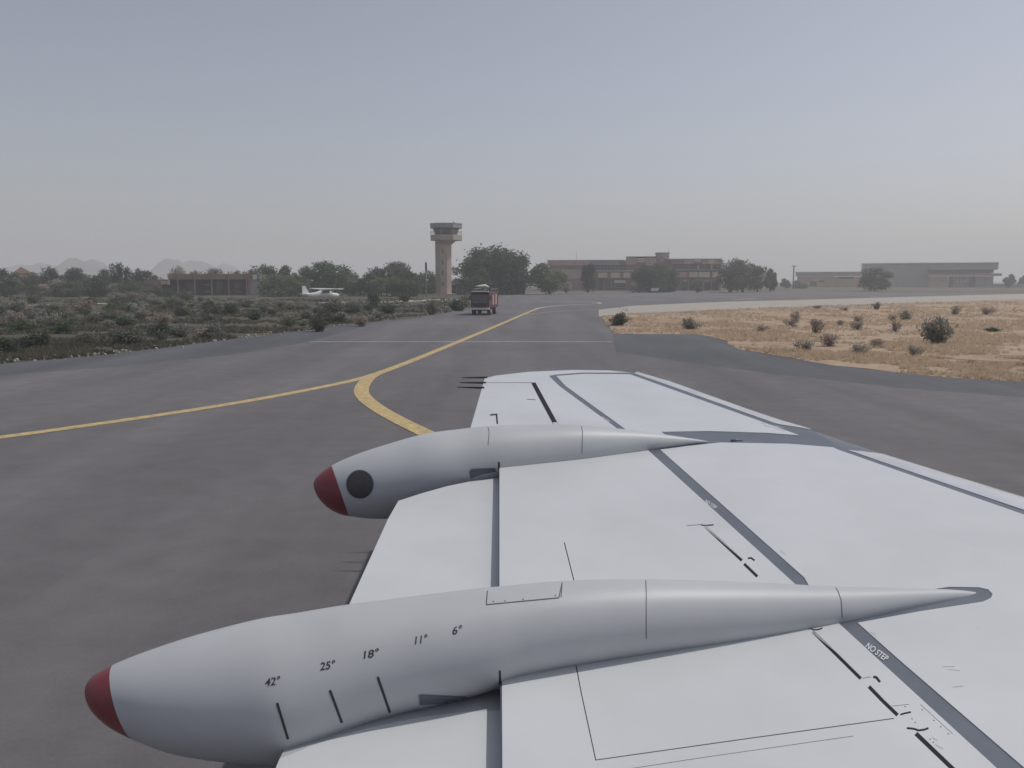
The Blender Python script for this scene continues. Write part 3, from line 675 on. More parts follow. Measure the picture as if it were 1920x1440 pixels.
t.box('window', 40, 44, 520, 528, M['glass'], -.1, -.01)
# right buildings
t = Face('workshop_building', 1552, 470, 'low long workshop with pale fascia and orange-brown walls beside the hangar', 'building')
t.box('wall', 1494, 1546, 518.5, 540, M['orange'], 0, 20); t.box('wall', 1546.3, 1614, 518.5, 540, M['orange'], .5, 20)
t.box('fascia', 1491, 1562, 511, 518, M['greyconc'], -1, 20); t.box('fascia', 1562.3, 1613, 511, 517.5, M['palegrey'], -.8, 20)
t.box('roof_edge', 1490, 1614, 509.4, 510.8, M['wtrim'], -1.4, 21)
t.box('wall', 1494, 1504, 519, 540, M['greyconc'], -.3, -.02)
t.box('window', 1519, 1531, 528, 536, M['dark'], -.2, -.02); t.box('window', 1535, 1545, 526, 529, M['dark'], -.2, -.02); t.box('window', 1571, 1600, 518.5, 522.5, M['dark'], .2, .48)
t = Face('hangar', 1740, 470, 'large pale grey flat-roofed hangar with dark window band and canopy at the right', 'hangar')
t.box('wall', 1613.4, 1740, 494.5, 540, M['palegrey'], 0, 40); t.box('roof_edge', 1612.6, 1741, 492.4, 494.2, M['wtrim'], -1, 41)
t.box('fascia', 1740.4, 1868, 494.5, 506, M['palegrey'], -5, 40); t.box('roof_edge', 1741.4, 1868.6, 493, 494.3, M['wtrim'], -6, 41)
t.box('window_band', 1737, 1861, 506.3, 512, M['dark'], -1, 38)
t.box('canopy', 1731, 1875, 513, 517.5, M['brown'], -7, 0)
t.box('wall', 1740.4, 1777, 518, 540, M['beige'], -2, -.05); t.box('wall', 1826.5, 1861, 518, 540, M['palegrey'], -2, -.05); t.box('wall', 1787, 1817, 518, 540, M['palegrey'], -1.6, -.05)
t.box('pier', 1777.5, 1786.6, 518, 540, M['dark'], -2.6, -.05); t.box('pier', 1817.3, 1826.2, 518, 540, M['dark'], -2.6, -.05)
for u in (1791.5, 1799, 1806): t.box('window', u, u+5.6, 523.5, 529.5, M['beige'], -1.9, -1.62)
t.box('side_wall', 1862, 1930, 532, 540, M['greyconc'], 4, 6)

# poles
def pole(name, u, depth, v0, label, cat, r=.13, top=None):
    o = bld(name, u, depth, label, cat); z = zat(v0, depth); b = MB(); b.tube([(0, 0, 0), (0, 0, z)], [r, r*.7], 8); b.build('post', M['palegrey'], o, smooth=True)
    if top: b = MB(); b.tube([(0, 0, z-top), (0, 0, z+.02)], r*1.6, 8); b.build('lamp_head', M['mark'], o, smooth=True)
pole('light_pole', 799.5, 195, 492, 'tall grey light pole with a dark head just left of the tower', 'pole', .14, 2.0)
o = bld('utility_pole', 1487, 400, 'dark utility pole standing between the trees and the low workshop', 'pole')
b = MB(); b.tube([(0, 0, 0), (0, 0, zat(498, 400))], .28, 8); b.build('post', M['bark'], o); b = MB(); b.tube([(-1, 0, zat(499, 400)), (1, 0, zat(499, 400))], .2, 6); b.build('crossarm', M['bark'], o)

# ------------------------------------------------------------------ fire truck
M['truckred'] = mat('fire_red_paint', (.10, .018, .024), .4, var=.08, scale=2)
M['tyre'] = mat('tyre_rubber', (.02, .02, .022), .9)
TRK = 91.5
tr = empty('fire_truck', D(900, TRK), R(-8.5), 'dark red fire truck with white bumper and roof water cannon on the taxiway', 'fire truck')
HW = 1.08
b = MB(); prof = [(0, .75), (0, 1.35), (.12, 2.3), (.3, 2.62), (1.75, 2.62), (1.75, .75)]
vs = [(x, y, z) for x in (-HW, HW) for y, z in prof]; n_ = len(prof)
b.add(vs, [tuple(range(n_)), tuple(range(2*n_-1, n_-1, -1))]+[(i, (i+1) % n_, n_+(i+1) % n_, n_+i) for i in range(n_)]); b.build('cab', M['truckred'], tr, bevel=.05)
b = MB(); y_ = lambda z: .12*(z-1.35)/.95
b.add([(-.96, y_(1.42)-.02, 1.42), (.96, y_(1.42)-.02, 1.42), (.96, .12-.02, 2.32), (-.96, .12-.02, 2.32), (-.96, y_(1.42)+.02, 1.42), (.96, y_(1.42)+.02, 1.42), (.96, .16, 2.32), (-.96, .16, 2.32)], [(0, 1, 2, 3), (7, 6, 5, 4), (0, 4, 5, 1), (1, 5, 6, 2), (2, 6, 7, 3), (3, 7, 4, 0)]); b.build('windscreen', M['glass'], tr)
b = MB(); b.box(-.98, .98, -.06, .45, 2.60, 2.72); b.build('roof_visor', M['wtrim'], tr, bevel=.03)
b = MB(); b.box(-1.1, 1.1, -.22, .2, .62, .86); b.build('bumper', M['wtrim'], tr, bevel=.04)
b = MB(); b.box(-.75, .75, -.06, .0, 1.0, 1.3); b.build('grille', M['dark'], tr)
for s in (-1, 1):
    b = MB(); b.tube([(s*.85, -.07, 1.05), (s*.85, -.0, 1.05)], .12, 12); b.build('headlight', M['paleglass'], tr)
    b = MB(); b.box(s*1.2-.07, s*1.2+.07, .1, .18, 1.75, 2.15); b.build('mirror', M['dark'], tr)
    b = MB(); b.tube([(-.6+.6+s*.3, -.03, 1.47), (s*.3+s*.4, -.03, 1.5)], .02, 4); b.build('wiper', M['palegrey'], tr)
    b = MB(); b.box(s*(HW+.012)-.01, s*(HW+.012)+.01, .45, 1.3, 1.55, 2.3); b.build('side_window', M['glass'], tr)
b = MB(); b.box(-1.1, 1.1, 1.85, 6.2, .8, 2.55); b.build('rear_body', M['truckred'], tr, bevel=.04)
for k in range(4):
    for s in (-1, 1):
        b = MB(); b.box(s*1.11-.015, s*1.11+.015, 2.0+k*1.03, 2.92+k*1.03, 1.15, 2.3); b.build('locker_shutter', M['truckred'] if k % 2 else M['pinkb'], tr)
b = MB(); b.box(-.9, .9, .5, 6.0, .5, .8); b.build('chassis', M['dark'], tr)
for yy in (1.1, 4.6):
    for s in (-1, 1):
        b = MB(); b.tube([(s*.72, yy, .5), (s*1.08, yy, .5)], .5, 20); wh_ = b.build('wheel', M['tyre'], tr, bevel=.03)
        b = MB(); b.tube([(s*1.06, yy, .5), (s*1.1, yy, .5)], .24, 12); b.build('rim', M['palegrey'], wh_)
b = MB(); b.tube([(.2, 2.3, 2.5), (.2, 2.3, 3.0)], .12, 8); b.tube([(-.3, 1.9, 3.12), (.3, 2.3, 3.05)], .05, 6); mo = b.build('monitor_post', M['wtrim'], tr)
b = MB(); b.tube([(-.75, 1.4, 3.22), (-.4, 1.7, 3.25), (.25, 2.2, 3.28), (.6, 2.5, 3.12)], [.07, .13, .2, .1], 8); b.build('water_cannon', M['wtrim'], mo, smooth=True)
b = MB()
for s in (-1, 1):
    b.tube([(s*1.0, 1.9, 2.95), (s*1.0, 6.1, 2.95)], .03, 5)
    for yy in (1.9, 3.3, 4.7, 6.1): b.tube([(s*1.0, yy, 2.5), (s*1.0, yy, 2.95)], .03, 5)
b.build('roof_rail', M['palegrey'], tr)
b = MB(); b.tube([(.55, .9, 2.6), (.55, .9, 2.85)], .12, 10); b.build('beacon', mat('beacon_lens', (.05, .1, .3), .3), tr)

tr.scale = (.93, .93, .95)
# ------------------------------------------------------------------ light aircraft (nose away to the right)
M['acwhite'] = mat('white_aircraft_paint', (.74, .74, .74), .35)
ac = empty('light_aircraft', D(607, 152), R(40), 'small white high-wing propeller aeroplane parked beyond the scrub', 'aeroplane')
# local x = forward, y = left; fuselage lofted
sec = [(-4.0, 1.25, .10, .14), (-3.0, 1.2, .22, .30), (-1.6, 1.2, .36, .45), (-.6, 1.35, .52, .62), (.4, 1.4, .56, .68), (1.3, 1.32, .54, .60), (1.7, 1.15, .50, .42), (2.7, 1.1, .42, .36), (3.0, 1.1, .2, .2)]
b = MB(); N = 14; vs = []
for x, z, ry, rz_ in sec:
    for k_ in range(N):
        a = 2*math.pi*k_/N; c_, s_ = math.cos(a), math.sin(a)
        vs.append((x, ry*abs(c_)**.75*(1 if c_ > 0 else -1), z+rz_*abs(s_)**.75*(1 if s_ > 0 else -1)))
b.add(vs, [(i*N+k_, i*N+(k_+1) % N, (i+1)*N+(k_+1) % N, (i+1)*N+k_) for i in range(len(sec)-1) for k_ in range(N)]+[tuple(range(N)), tuple(range((len(sec)-1)*N, len(sec)*N))])
b.build('fuselage', M['acwhite'], ac, smooth=True)
def foil(name, pts, th, axis='z', m=None):
    b = MB(); n = len(pts); off = Vector((0, 0, th)) if axis == 'z' else Vector((0, th, 0))
    b.add([Vector(p)-off/2 for p in pts]+[Vector(p)+off/2 for p in pts], [tuple(range(n)), tuple(range(2*n-1, n-1, -1))]+[(i, (i+1) % n, n+(i+1) % n, n+i) for i in range(n)])
    return b.build(name, m or M['acwhite'], ac, bevel=.03)
zz = 2.12
foil('wing', [(1.0, -5.4, zz+.14), (1.25, -2.5, zz+.06), (1.3, 0, zz), (1.25, 2.5, zz+.06), (1.0, 5.4, zz+.14), (-.1, 5.4, zz+.14), (-.35, 2.5, zz+.06), (-.35, 0, zz), (-.35, -2.5, zz+.06), (-.1, -5.4, zz+.14)], .16)
foil('tailplane', [(-2.9, 0, 1.35), (-3.2, 1.7, 1.35), (-3.9, 1.7, 1.35), (-4.0, 0, 1.35), (-3.9, -1.7, 1.35), (-3.2, -1.7, 1.35)], .08)
foil('tail_fin', [(-2.6, 0, 1.35), (-3.5, 0, 2.75), (-4.1, 0, 2.75), (-4.1, 0, 1.2), (-3.0, 0, 1.2)], .08, 'y')
for s in (-1, 1):
    b = MB(); b.tube([(.6, s*.5, .95), (.7, s*2.6, zz)], .05, 6); b.build('wing_strut', M['acwhite'], ac)
    b = MB(); b.tube([(.1, s*.4, .9), (.1, s*1.1, .3)], .05, 6); b.build('gear_leg', M['acwhite'], ac)
    b = MB(); b.tube([(.1, s*1.08, .24), (.1, s*1.24, .24)], .24, 12); b.build('wheel', M['tyre'], ac)
    b = MB(); b.box(-.5, .9, s*.53-.03, s*.53+.03, 1.5, 1.88); b.build('side_window', M['glass'], ac)
b = MB(); b.add([(1.33, -.45, 1.5), (1.33, .45, 1.5), (.95, .45, 1.98), (.95, -.45, 1.98), (1.38, -.45, 1.52), (1.38, .45, 1.52), (1.0, .45, 2.0), (1.0, -.45, 2.0)], [(3, 2, 1, 0), (4, 5, 6, 7), (0, 1, 5, 4), (1, 2, 6, 5), (2, 3, 7, 6), (3, 0, 4, 7)]); b.build('windscreen', M['glass'], ac)
b = MB(); b.tube([(2.5, 0, .8), (2.5, 0, .3)], .05, 6); b.build('gear_leg', M['acwhite'], ac)
b = MB(); b.tube([(2.5, -.08, .2), (2.5, .08, .2)], .2, 12); b.build('wheel', M['tyre'], ac)
b = MB(); b.tube([(3.0, 0, 1.1), (3.25, 0, 1.1)], [.16, .04], 8); b.build('spinner', M['palegrey'], ac)
b = MB(); b.box(3.05, 3.09, -.9, .9, 1.03, 1.17); b.build('propeller', M['dark'], ac)

# ------------------------------------------------------------------ people
skin_m = mat('skin', (.09, .05, .035), .6); hair_m = mat('hair', (.01, .01, .01), .9)
def person(u, depth, rz, shirt, trousers, label, cap=None):
    o = empty('person', D(u, depth), rz, label, 'person')
    V = [(0, 0, .95), (0, 0, 1.15), (0, 0, 1.38), (0, 0, 1.5), (0, -.02, 1.62), (0, -.03, 1.74), (.1, 0, .88), (.12, -.02, .5), (.13, 0, .08), (.13, -.12, .04), (-.1, 0, .88), (-.13, .03, .5), (-.15, .04, .08), (-.15, -.08, .04),
         (.2, 0, 1.42), (.26, .02, 1.14), (.25, -.1, .9), (.25, -.13, .82), (-.2, 0, 1.42), (-.27, .02, 1.14), (-.25, -.08, .9), (-.25, -.1, .82)]
    E_ = [(0, 1), (1, 2), (2, 3), (3, 4), (4, 5), (0, 6), (6, 7), (7, 8), (8, 9), (0, 10), (10, 11), (11, 12), (12, 13), (2, 14), (14, 15), (15, 16), (16, 17), (2, 18), (18, 19), (19, 20), (20, 21)]
    rr = [.15, .14, .16, .07, .095, .09, .09, .065, .045, .035, .09, .065, .045, .035, .07, .048, .036, .035, .07, .048, .036, .035]
    me = bpy.data.meshes.new('body'); me.from_pydata(V, E_, []); bo = bpy.data.objects.new('body', me); COL.objects.link(bo)
    sk = bo.modifiers.new('skin', 'SKIN'); sv = me.skin_vertices[0].data
    for i, r_ in enumerate(rr): sv[i].radius = (r_, r_*.8)
    sv[0].use_root = True
    ss = bo.modifiers.new('sub', 'SUBSURF'); ss.levels = 1; ss.render_levels = 1
    bpy.context.view_layer.update()
    dg = bpy.context.evaluated_depsgraph_get(); m2 = bpy.data.meshes.new_from_object(bo.evaluated_get(dg)); bpy.data.objects.remove(bo)
    m2.materials.clear()
    for mm in (skin_m, shirt, trousers): m2.materials.append(mm)
    for p in m2.polygons:
        c = p.center; p.use_smooth = True
        p.material_index = 0 if c.z > 1.48 or (abs(c.x) > .19 and c.z < .88) or c.z < .06 else (1 if c.z > .92 else 2)
    link(bpy.data.objects.new('body', m2), o)
    b = MB(); b.tube([(0, -.02, 1.68), (0, -.02, 1.76), (0, -.02, 1.81)], [.105, .1, .04], 10); b.build('cap' if cap else 'hair', cap or hair_m, o, smooth=True)
cl = lambda n_, c: mat(n_, c, .85)
dk = cl('dark_cloth', (.02, .022, .03)); lt = cl('light_cloth', (.5, .5, .5)); bl_ = cl('blue_cloth', (.06, .09, .16)); capm = cl('pale_cap', (.55, .55, .52))
person(693, 141, R(20), dk, dk, 'person in dark clothes and pale cap standing in the scrub right of the light aircraft', capm)
person(1283, 262, R(-30), dk, bl_, 'person in dark clothes standing alone on the apron kerb right of the big dark tree')
person(1234, 262, R(40), lt, bl_, 'person in a white shirt beside the white crates under the big dark tree')
person(1243, 263, R(150), bl_, dk, 'person in a blue shirt right of the one in white, under the big dark tree')
# crates by those people, and boarding steps
o = empty('luggage_trolley', D(1227, 262), 0, 'white luggage trolley parked left of the two people under the dark tree', 'trolley')
b = MB(); b.box(-1, 1, -.6, .6, .45, 1.35); b.build('box_body', M['wtrim'], o, bevel=.05)
for s in (-.7, .7): b = MB(); b.tube([(s, -.55, .25), (s, .55, .25)], .25, 10); b.build('wheel', M['tyre'], o)
o = empty('boarding_stairs', D(1190, 268), R(0), 'white wheeled boarding stairs slanting by the terminal doorway', 'stairs')
b = MB(); b.tube([(-1.1, -.5, 2.9), (1.3, -.5, .4)], .1, 6); b.tube([(-1.1, .5, 2.9), (1.3, .5, .4)], .1, 6); b.build('stringer', M['wtrim'], o)
for k in range(10): b = MB(); x = -1.1+2.4*k/9; b.box(x-.15, x+.15, -.5, .5, 2.9-2.5*k/9-.03, 2.9-2.5*k/9+.03); b.build('step', M['wtrim'], o)
b = MB(); b.tube([(-1.1, -.5, 3.9), (1.3, -.5, 1.4)], .04, 6); b.tube([(-1.1, -.5, 2.9), (-1.1, -.5, 3.9)], .04, 6); b.tube([(1.3, -.5, .4), (1.3, -.5, 1.4)], .04, 6); b.build('handrail', M['palegrey'], o)
b = MB(); b.tube([(-.9, 0, 2.6), (-.1, 0, .3)], .07, 6); b.box(-.8, 1.2, -.5, .5, .25, .4); b.build('chassis', M['palegrey'], o)
for x in (-.6, 1.0): b = MB(); b.tube([(x, -.55, .2), (x, .55, .2)], .2, 10); b.build('wheel', M['tyre'], o)

# ------------------------------------------------------------------ trees
def crown_mesh(seed, nl, per, leaf, shape='round', flat_=1.0):
    """unit crown: radius .5, height 1 from z=0; lobes of small leaf faces with gaps between"""
    rnd = random.Random(seed); b = MB(); lobes = []
    for i in range(nl):
        for _ in range(60):
            if shape == 'umbrella': x, y, z = rnd.uniform(-.4, .4), rnd.uniform(-.4, .4), .62+rnd.uniform(-.22, .2)
            elif shape == 'column': x, y, z = rnd.uniform(-.25, .25), rnd.uniform(-.25, .25), rnd.uniform(.2, .85)
            else: x, y, z = rnd.uniform(-.4, .4), rnd.uniform(-.4, .4), rnd.uniform(.2, .85)
            zz_ = (z-.5)/.5; rr = math.hypot(x, y)/.42
            if shape == 'umbrella' or zz_*zz_+rr*rr < 1: break
        r = rnd.uniform(.11, .2)
        if shape == 'umbrella': z -= (math.hypot(x, y)**2)*.7
        lobes.append((x, y, z, r))
    for x, y, z, r in lobes:
        for _ in range(per):
            d = Vector((rnd.gauss(0, 1), rnd.gauss(0, 1), rnd.gauss(0, 1))).normalized()
            q = Vector((x, y, z))+Vector((d.x, d.y, d.z*.8))*r*(rnd.random()**.35)*(1+.25*noise.noise(d*3+Vector((x*9, y*9, z*9))))*1.05
            if rnd.random() < .10: q += d*r*rnd.uniform(.15, .55)
            s = leaf*rnd.uniform(.6, 1.4); a = Vector((rnd.gauss(0, 1), rnd.gauss(0, 1), rnd.gauss(0, .7))).normalized(); c_ = a.cross(Vector((rnd.gauss(0, 1), rnd.gauss(0, 1), rnd.gauss(0, 1)))).normalized()
            b.add([q-a*s, q+c_*s*.55, q+a*s, q-c_*s*.55], [(0, 1, 2, 3)])
    me = bpy.data.meshes.new('crown'); me.from_pydata(b.v, [], b.f); me.update()
    t_ = MB()
    hb = .3 if shape != 'umbrella' else .42
    t_.tube([(0, 0, -.02), (.01, 0, hb*.5), (.0, .01, hb)], [.032, .024, .02], 7)
    for x, y, z, r in lobes[:9]:
        m_ = Vector((x*.4, y*.4, hb+(z-hb)*.5)); t_.tube([(0, .005, hb*.7), m_, (x, y, z)], [.016, .011, .004], 5)
    tm = bpy.data.meshes.new('trunk'); tm.from_pydata(t_.v, [], t_.f); tm.update()
    return me, tm
PRO = [crown_mesh(1, 22, 260, .03), crown_mesh(2, 26, 240, .028), crown_mesh(3, 20, 260, .03, 'umbrella'), crown_mesh(4, 18, 280, .032, 'column'), crown_mesh(5, 24, 170, .026), crown_mesh(6, 46, 300, .02)]
MC = {}
def pmesh(i, lk):
    if (i, lk) not in MC:
        c, t_ = PRO[i]
        c2 = c.copy(); c2.materials.append(M[lk]); t2 = t_.copy(); t2.materials.append(M['bark']); MC[(i, lk)] = (c2, t2)
    return MC[(i, lk)]
def tree(u, depth, vt, wpx, proto, lk, label, group='trees beyond the scrub and apron', name='tree', lift=0, wy=1.0):
    h = zat(vt, depth)/1.03; wd = wpx*depth/FPX
    cm, tm = pmesh(proto, lk)
    o = empty(name, D(u, depth), random.uniform(0, 6.28), label, 'tree', group)
    sx = wd/.92
    c = link(bpy.data.objects.new('crown', cm), o); c.scale = (sx, sx*wy, h*(1+lift)); c.location.z = -h*lift
    k_ = link(bpy.data.objects.new('trunk', tm), o); k_.scale = (max(sx, h*.8), max(sx, h*.8), h)
    return o
DROP = {1218: .2, 1240: .16, 925: .12, 900: .15, 675: .18, 765: .15, 520: .18, 560: .15, 725: .2, 508: .1, 545: .12, 1103: .12, 1500: .2, 880: .1, 715: .1, 800: .12}
TREES = [
 # u, depth, vtop, width px, proto, leaf, label
 (925, 232, 452, 118, 5, 'leafB', 'largest dark tree with broad domed crown right of the tower'),
 (962, 226, 470, 66, 1, 'leafB', 'dark tree forming the right shoulder of the big crown beside the tower'),
 (880, 236, 472, 62, 4, 'leafA', 'mid green tree between the tower and the largest dark crown'),
 (900, 215, 497, 46, 0, 'leafA', 'lower tree behind the fire truck in front of the largest dark crown'),
 (1030, 235, 488, 88, 0, 'leafC', 'olive spreading tree hiding the left end of the terminal'),
 (1103, 265, 490, 32, 3, 'leafB', 'narrow dark upright tree before the middle of the terminal'),
 (1218, 270, 489, 72, 5, 'leafB', 'big round dark tree in front of the terminal, crown down to the ground'),
 (1240, 275, 493, 56, 1, 'leafB', 'grey dark tree overlapping the right side of the round one at the terminal'),
 (1392, 275, 475, 84, 4, 'leafE', 'tall open airy tree at the right end of the terminal'),
 (1368, 270, 486, 52, 4, 'leafE', 'airy tree just left of the tallest one at the terminal end'),
 (1420, 280, 488, 50, 4, 'leafE', 'airy grey-green tree right of the tallest one at the terminal end'),
 (1444, 290, 499, 30, 0, 'leafB', 'small dense dark tree closing the clump right of the terminal'),
 (1307, 262, 518, 30, 4, 'leafE', 'small thin tree before the right half of the terminal'),
 (1062, 255, 521, 20, 4, 'leafD', 'slim brownish sapling at the kerb in front of the terminal left part'),
 (1472, 400, 520, 22, 0, 'leafB', 'small far tree left of the utility pole'),
 (1500, 395, 524, 26, 0, 'leafE', 'low bushy tree at the left corner of the workshop'),
 (1640, 300, 497, 58, 1, 'leafE', 'broad-crowned tree on one short trunk before the left end of the hangar'),
 (1890, 440, 511, 24, 0, 'leafB', 'round small tree on a thin trunk right of the hangar'),
 (1917, 460, 514, 18, 0, 'leafB', 'round small tree at the extreme right edge'),
 (612, 215, 483, 94, 1, 'leafA', 'broad green tree above the parked light aircraft'),
 (580, 222, 490, 44, 4, 'leafA', 'green tree adjoining the left side of the one above the aircraft'),
 (657, 225, 496, 40, 4, 'leafE', 'thin-topped tree right of the one above the aircraft'),
 (675, 205, 508, 62, 0, 'leafA', 'lower round green tree above the person in the scrub'),
 (745, 212, 484, 84, 1, 'leafE', 'tall domed greyish tree halfway between the aircraft and the tower'),
 (715, 222, 492, 46, 4, 'leafE', 'thin grey tree left of the domed one near the tower'),
 (765, 200, 504, 70, 0, 'leafA', 'light green spreading tree just left of the light pole'),
 (725, 200, 510, 50, 2, 'leafC', 'yellowish green low tree below the domed grey one'),
 (800, 232, 500, 42, 4, 'leafB', 'dark tree showing between the light pole and the tower'),
 (508, 222, 487, 64, 4, 'leafB', 'dark-topped tree right behind the arcaded building end'),
 (545, 215, 492, 54, 0, 'leafC', 'pale green tree right of the dark-topped one by the arcaded building'),
 (520, 200, 509, 66, 1, 'leafC', 'low pale green tree touching the right end of the arcaded building'),
 (560, 195, 515, 44, 0, 'leafC', 'low pale tree with dark trunks left of the parked aircraft'),
]
for T_ in TREES: tree(*T_, lift=DROP.get(T_[0], .05))
back = [(8, 'dark tree at the extreme left edge', 498, 46, 1, 'leafB'), (40, 'dark bushy tree right before the orange house', 518, 40, 0, 'leafB'), (72, 'dull green tree right of the orange house', 503, 46, 4, 'leafE'),
        (103, 'dark tree rising before the left foot of the first hill', 491, 38, 4, 'leafB'), (132, 'grey-green tree crossing the summit of the first hill', 493, 36, 4, 'leafE'), (165, 'round dark tree before the right slope of the first hill', 497, 56, 0, 'leafE'),
        (198, 'greyish tree between the first hill and the tall dark tree', 499, 36, 1, 'leafE'), (226, 'tall blue-dark tree standing between the two hills', 486, 34, 1, 'leafB'), (260, 'dark double-topped tree left of the second hill', 495, 34, 4, 'leafB'),
        (288, 'soft green tree at the left foot of the second hill', 502, 44, 0, 'leafE'), (332, 'thin brownish tree before the summit of the second hill', 490, 34, 4, 'leafD'), (362, 'pale tree before the right slope of the second hill', 500, 34, 4, 'leafE'),
        (402, 'dark tree behind the middle of the arcaded building', 498, 44, 1, 'leafE'), (440, 'tree over the right half of the arcaded building roof', 500, 40, 4, 'leafB'), (468, 'tree just left of the white roof panels', 497, 34, 4, 'leafE')]
for u, lb_, vt, wd, pr, lk in back: tree(u, 232 if u > 290 else 212, vt, wd, pr, lk, lb_, 'trees along the left skyline', lift=.15)
low_ = [(5, 518, 60), (30, 540, 46), (62, 528, 46), (92, 520, 52), (128, 524, 50), (150, 533, 40), (185, 520, 54), (215, 528, 44), (245, 520, 48), (285, 530, 40), (310, 540, 26), (-25, 520, 60)]
for i, (u, vt, wd) in enumerate(low_): tree(u, 192+(i*7) % 14, vt, wd, (0, 1, 4)[i % 3], ('leafA', 'leafE', 'leafB', 'leafD')[i % 4], '%s of the low bushy trees in the row under the left skyline' % ('leftmost' if i == 0 else ('second', 'third', 'fourth', 'fifth', 'sixth', 'seventh', 'eighth', 'ninth', 'tenth', 'eleventh', 'twelfth')[i-1]+' from left'), 'low trees filling the row under the left skyline', lift=.22)

# ------------------------------------------------------------------ shrubs and ground cover
def shrub_mesh(seed, n, upright=False, leaf=.05, bottom=.0):
    rnd = random.Random(seed); b = MB()
    stems = [(rnd.gauss(0, .22), rnd.gauss(0, .22), rnd.uniform(.55, 1.0)) for _ in range(26)]
    for sx, sy, h in stems:
        h *= 1-.8*min(1, math.hypot(sx, sy))
        for _ in range(n//26):
            t_ = rnd.random()**.7; q = Vector((sx*(.3+.8*t_), sy*(.3+.8*t_), h*t_))+Vector((rnd.gauss(0, .07), rnd.gauss(0, .07), rnd.gauss(0, .05)))
            q.z = max(.01, q.z); s = leaf*rnd.uniform(.6, 1.4)
            a = Vector((rnd.gauss(0, 1), rnd.gauss(0, 1), rnd.gauss(.3, 1))).normalized(); c_ = a.cross(Vector((rnd.gauss(0, 1), rnd.gauss(0, 1), rnd.gauss(0, 1)))).normalized()
            b.add([q-a*s, q+c_*s*.5, q+a*s, q-c_*s*.5], [(0, 1, 2, 3)])
    me = bpy.data.meshes.new('foliage'); me.from_pydata(b.v, [], b.f); me.update()
    s_ = MB()
    for sx, sy, h in stems[:12]: s_.tube([(0, 0, 0), (sx*.6, sy*.6, h*.4), (sx, sy, h*.85)], [.012, .008, .003], 4)
    sm = bpy.data.meshes.new('stem'); sm.from_pydata(s_.v, [], s_.f); sm.update()
    return me, sm
SP = [shrub_mesh(11, 1400), shrub_mesh(12, 1000, leaf=.055), shrub_mesh(13, 700, leaf=.045), shrub_mesh(14, 1800, leaf=.04)]
SC_ = {}
def shrub(u, v, wpx, hpx, pr, lk, label, group, name='shrub'):
    g = G(u, v); f_ = g.y/FPX
    key = (pr, lk)
    if key not in SC_:
        a, s_ = SP[pr]; a2 = a.copy(); a2.materials.append(M[lk]); s2 = s_.copy(); s2.materials.append(M['bark']); SC_[key] = (a2, s2)
    a2, s2 = SC_[key]
    o = empty(name, g, random.uniform(0, 6.28), label, 'shrub', group)
    for nm, me in (('foliage', a2), ('stem', s2)):
        c = link(bpy.data.objects.new(nm, me), o); c.scale = (wpx*f_*.95, wpx*f_*.95, hpx*f_*1.1)
    return o
L = 'scrub field left of the taxiway'; Rg = 'dry field right of the taxiway'
named = [
 (70, 652, 60, 34, 0, 'leafB', 'dark green round shrub with ochre top near the bottom left of the scrub'), (12, 668, 50, 40, 1, 'leafB', 'dark shrub cut by the left frame edge near the asphalt'),
 (308, 628, 66, 26, 0, 'leafB', 'wide low green shrub in the middle of the left scrub'), (430, 590, 40, 24, 0, 'leafB', 'dark green bush before the arcaded building right end'),
 (596, 622, 40, 40, 1, 'leafE', 'upright grey shrub at the scrub edge below the aircraft tail'), (676, 612, 30, 28, 1, 'leafD', 'brown-grey shrub at the scrub edge below the person'),
 (812, 590, 42, 30, 2, 'leafE', 'rounded grey-green bush at the asphalt edge below the tower'), (857, 583, 40, 24, 0, 'leafB', 'dark bush just left of the fire truck'),
 (700, 578, 26, 38, 3, 'leafB', 'tall dark leafy shrub beside the standing person'), (760, 566, 24, 20, 1, 'leafB', 'small dark ball-shaped bush on the pale service road edge'),
 (160, 648, 44, 28, 1, 'leafE', 'grey-green bush right of the ochre-topped one'), (220, 640, 50, 26, 2, 'leafE', 'sparse shrub left of the wide low green one'),
 (120, 625, 54, 30, 0, 'leafA', 'green bush behind the ochre-topped one'), (40, 622, 60, 26, 1, 'leafA', 'spreading green bush by the left edge, mid field'),
 (540, 612, 50, 22, 2, 'leafA', 'low green bush right of the sandy patch'), (390, 606, 46, 22, 1, 'leafE', 'sparse olive bush above the wide low green one'),
 (480, 600, 44, 20, 1, 'leafA', 'low bush above the sandy patch'), (730, 588, 40, 22, 1, 'leafA', 'green bush to the lower right of the person')]
for u, v, wd, ht, pr, lk, lb_ in named: shrub(u, v, wd, ht, pr, lk, lb_, L)
namedR = [
 (1160, 610, 46, 26, 0, 'leafB', 'green bush with pale blossoms at the corner of the concrete strip'), (1292, 617, 36, 24, 0, 'leafG', 'grey round bush at the dry field edge above the shoulder'),
 (1755, 645, 60, 62, 1, 'leafG', 'tallest grey-green shrub in the dry field'), (1645, 580, 22, 16, 1, 'leafD', 'dark little bush on the concrete strip edge under the broad-crowned tree'),
 (1715, 668, 40, 24, 2, 'leafD', 'brown twiggy bush left of the tallest shrub'), (1678, 622, 26, 26, 2, 'leafD', 'small dark-brown upright bush left of the tallest shrub'),
 (1490, 606, 26, 26, 2, 'leafD', 'thin brown bush near the strip, left part of the dry field'), (1530, 625, 34, 32, 2, 'leafD', 'tall brown twiggy bush in the middle of the dry field'),
 (1862, 622, 32, 9, 0, 'leafB', 'dark flattened heap of brush near the right edge'), (1700, 600, 44, 22, 2, 'leafG', 'pale olive bush behind the tallest shrub'), (1790, 590, 30, 20, 2, 'leafG', 'small olive bush upper right of the tallest shrub'), (1850, 590, 36, 18, 2, 'leafD', 'brown bush above the dark brush heap')]
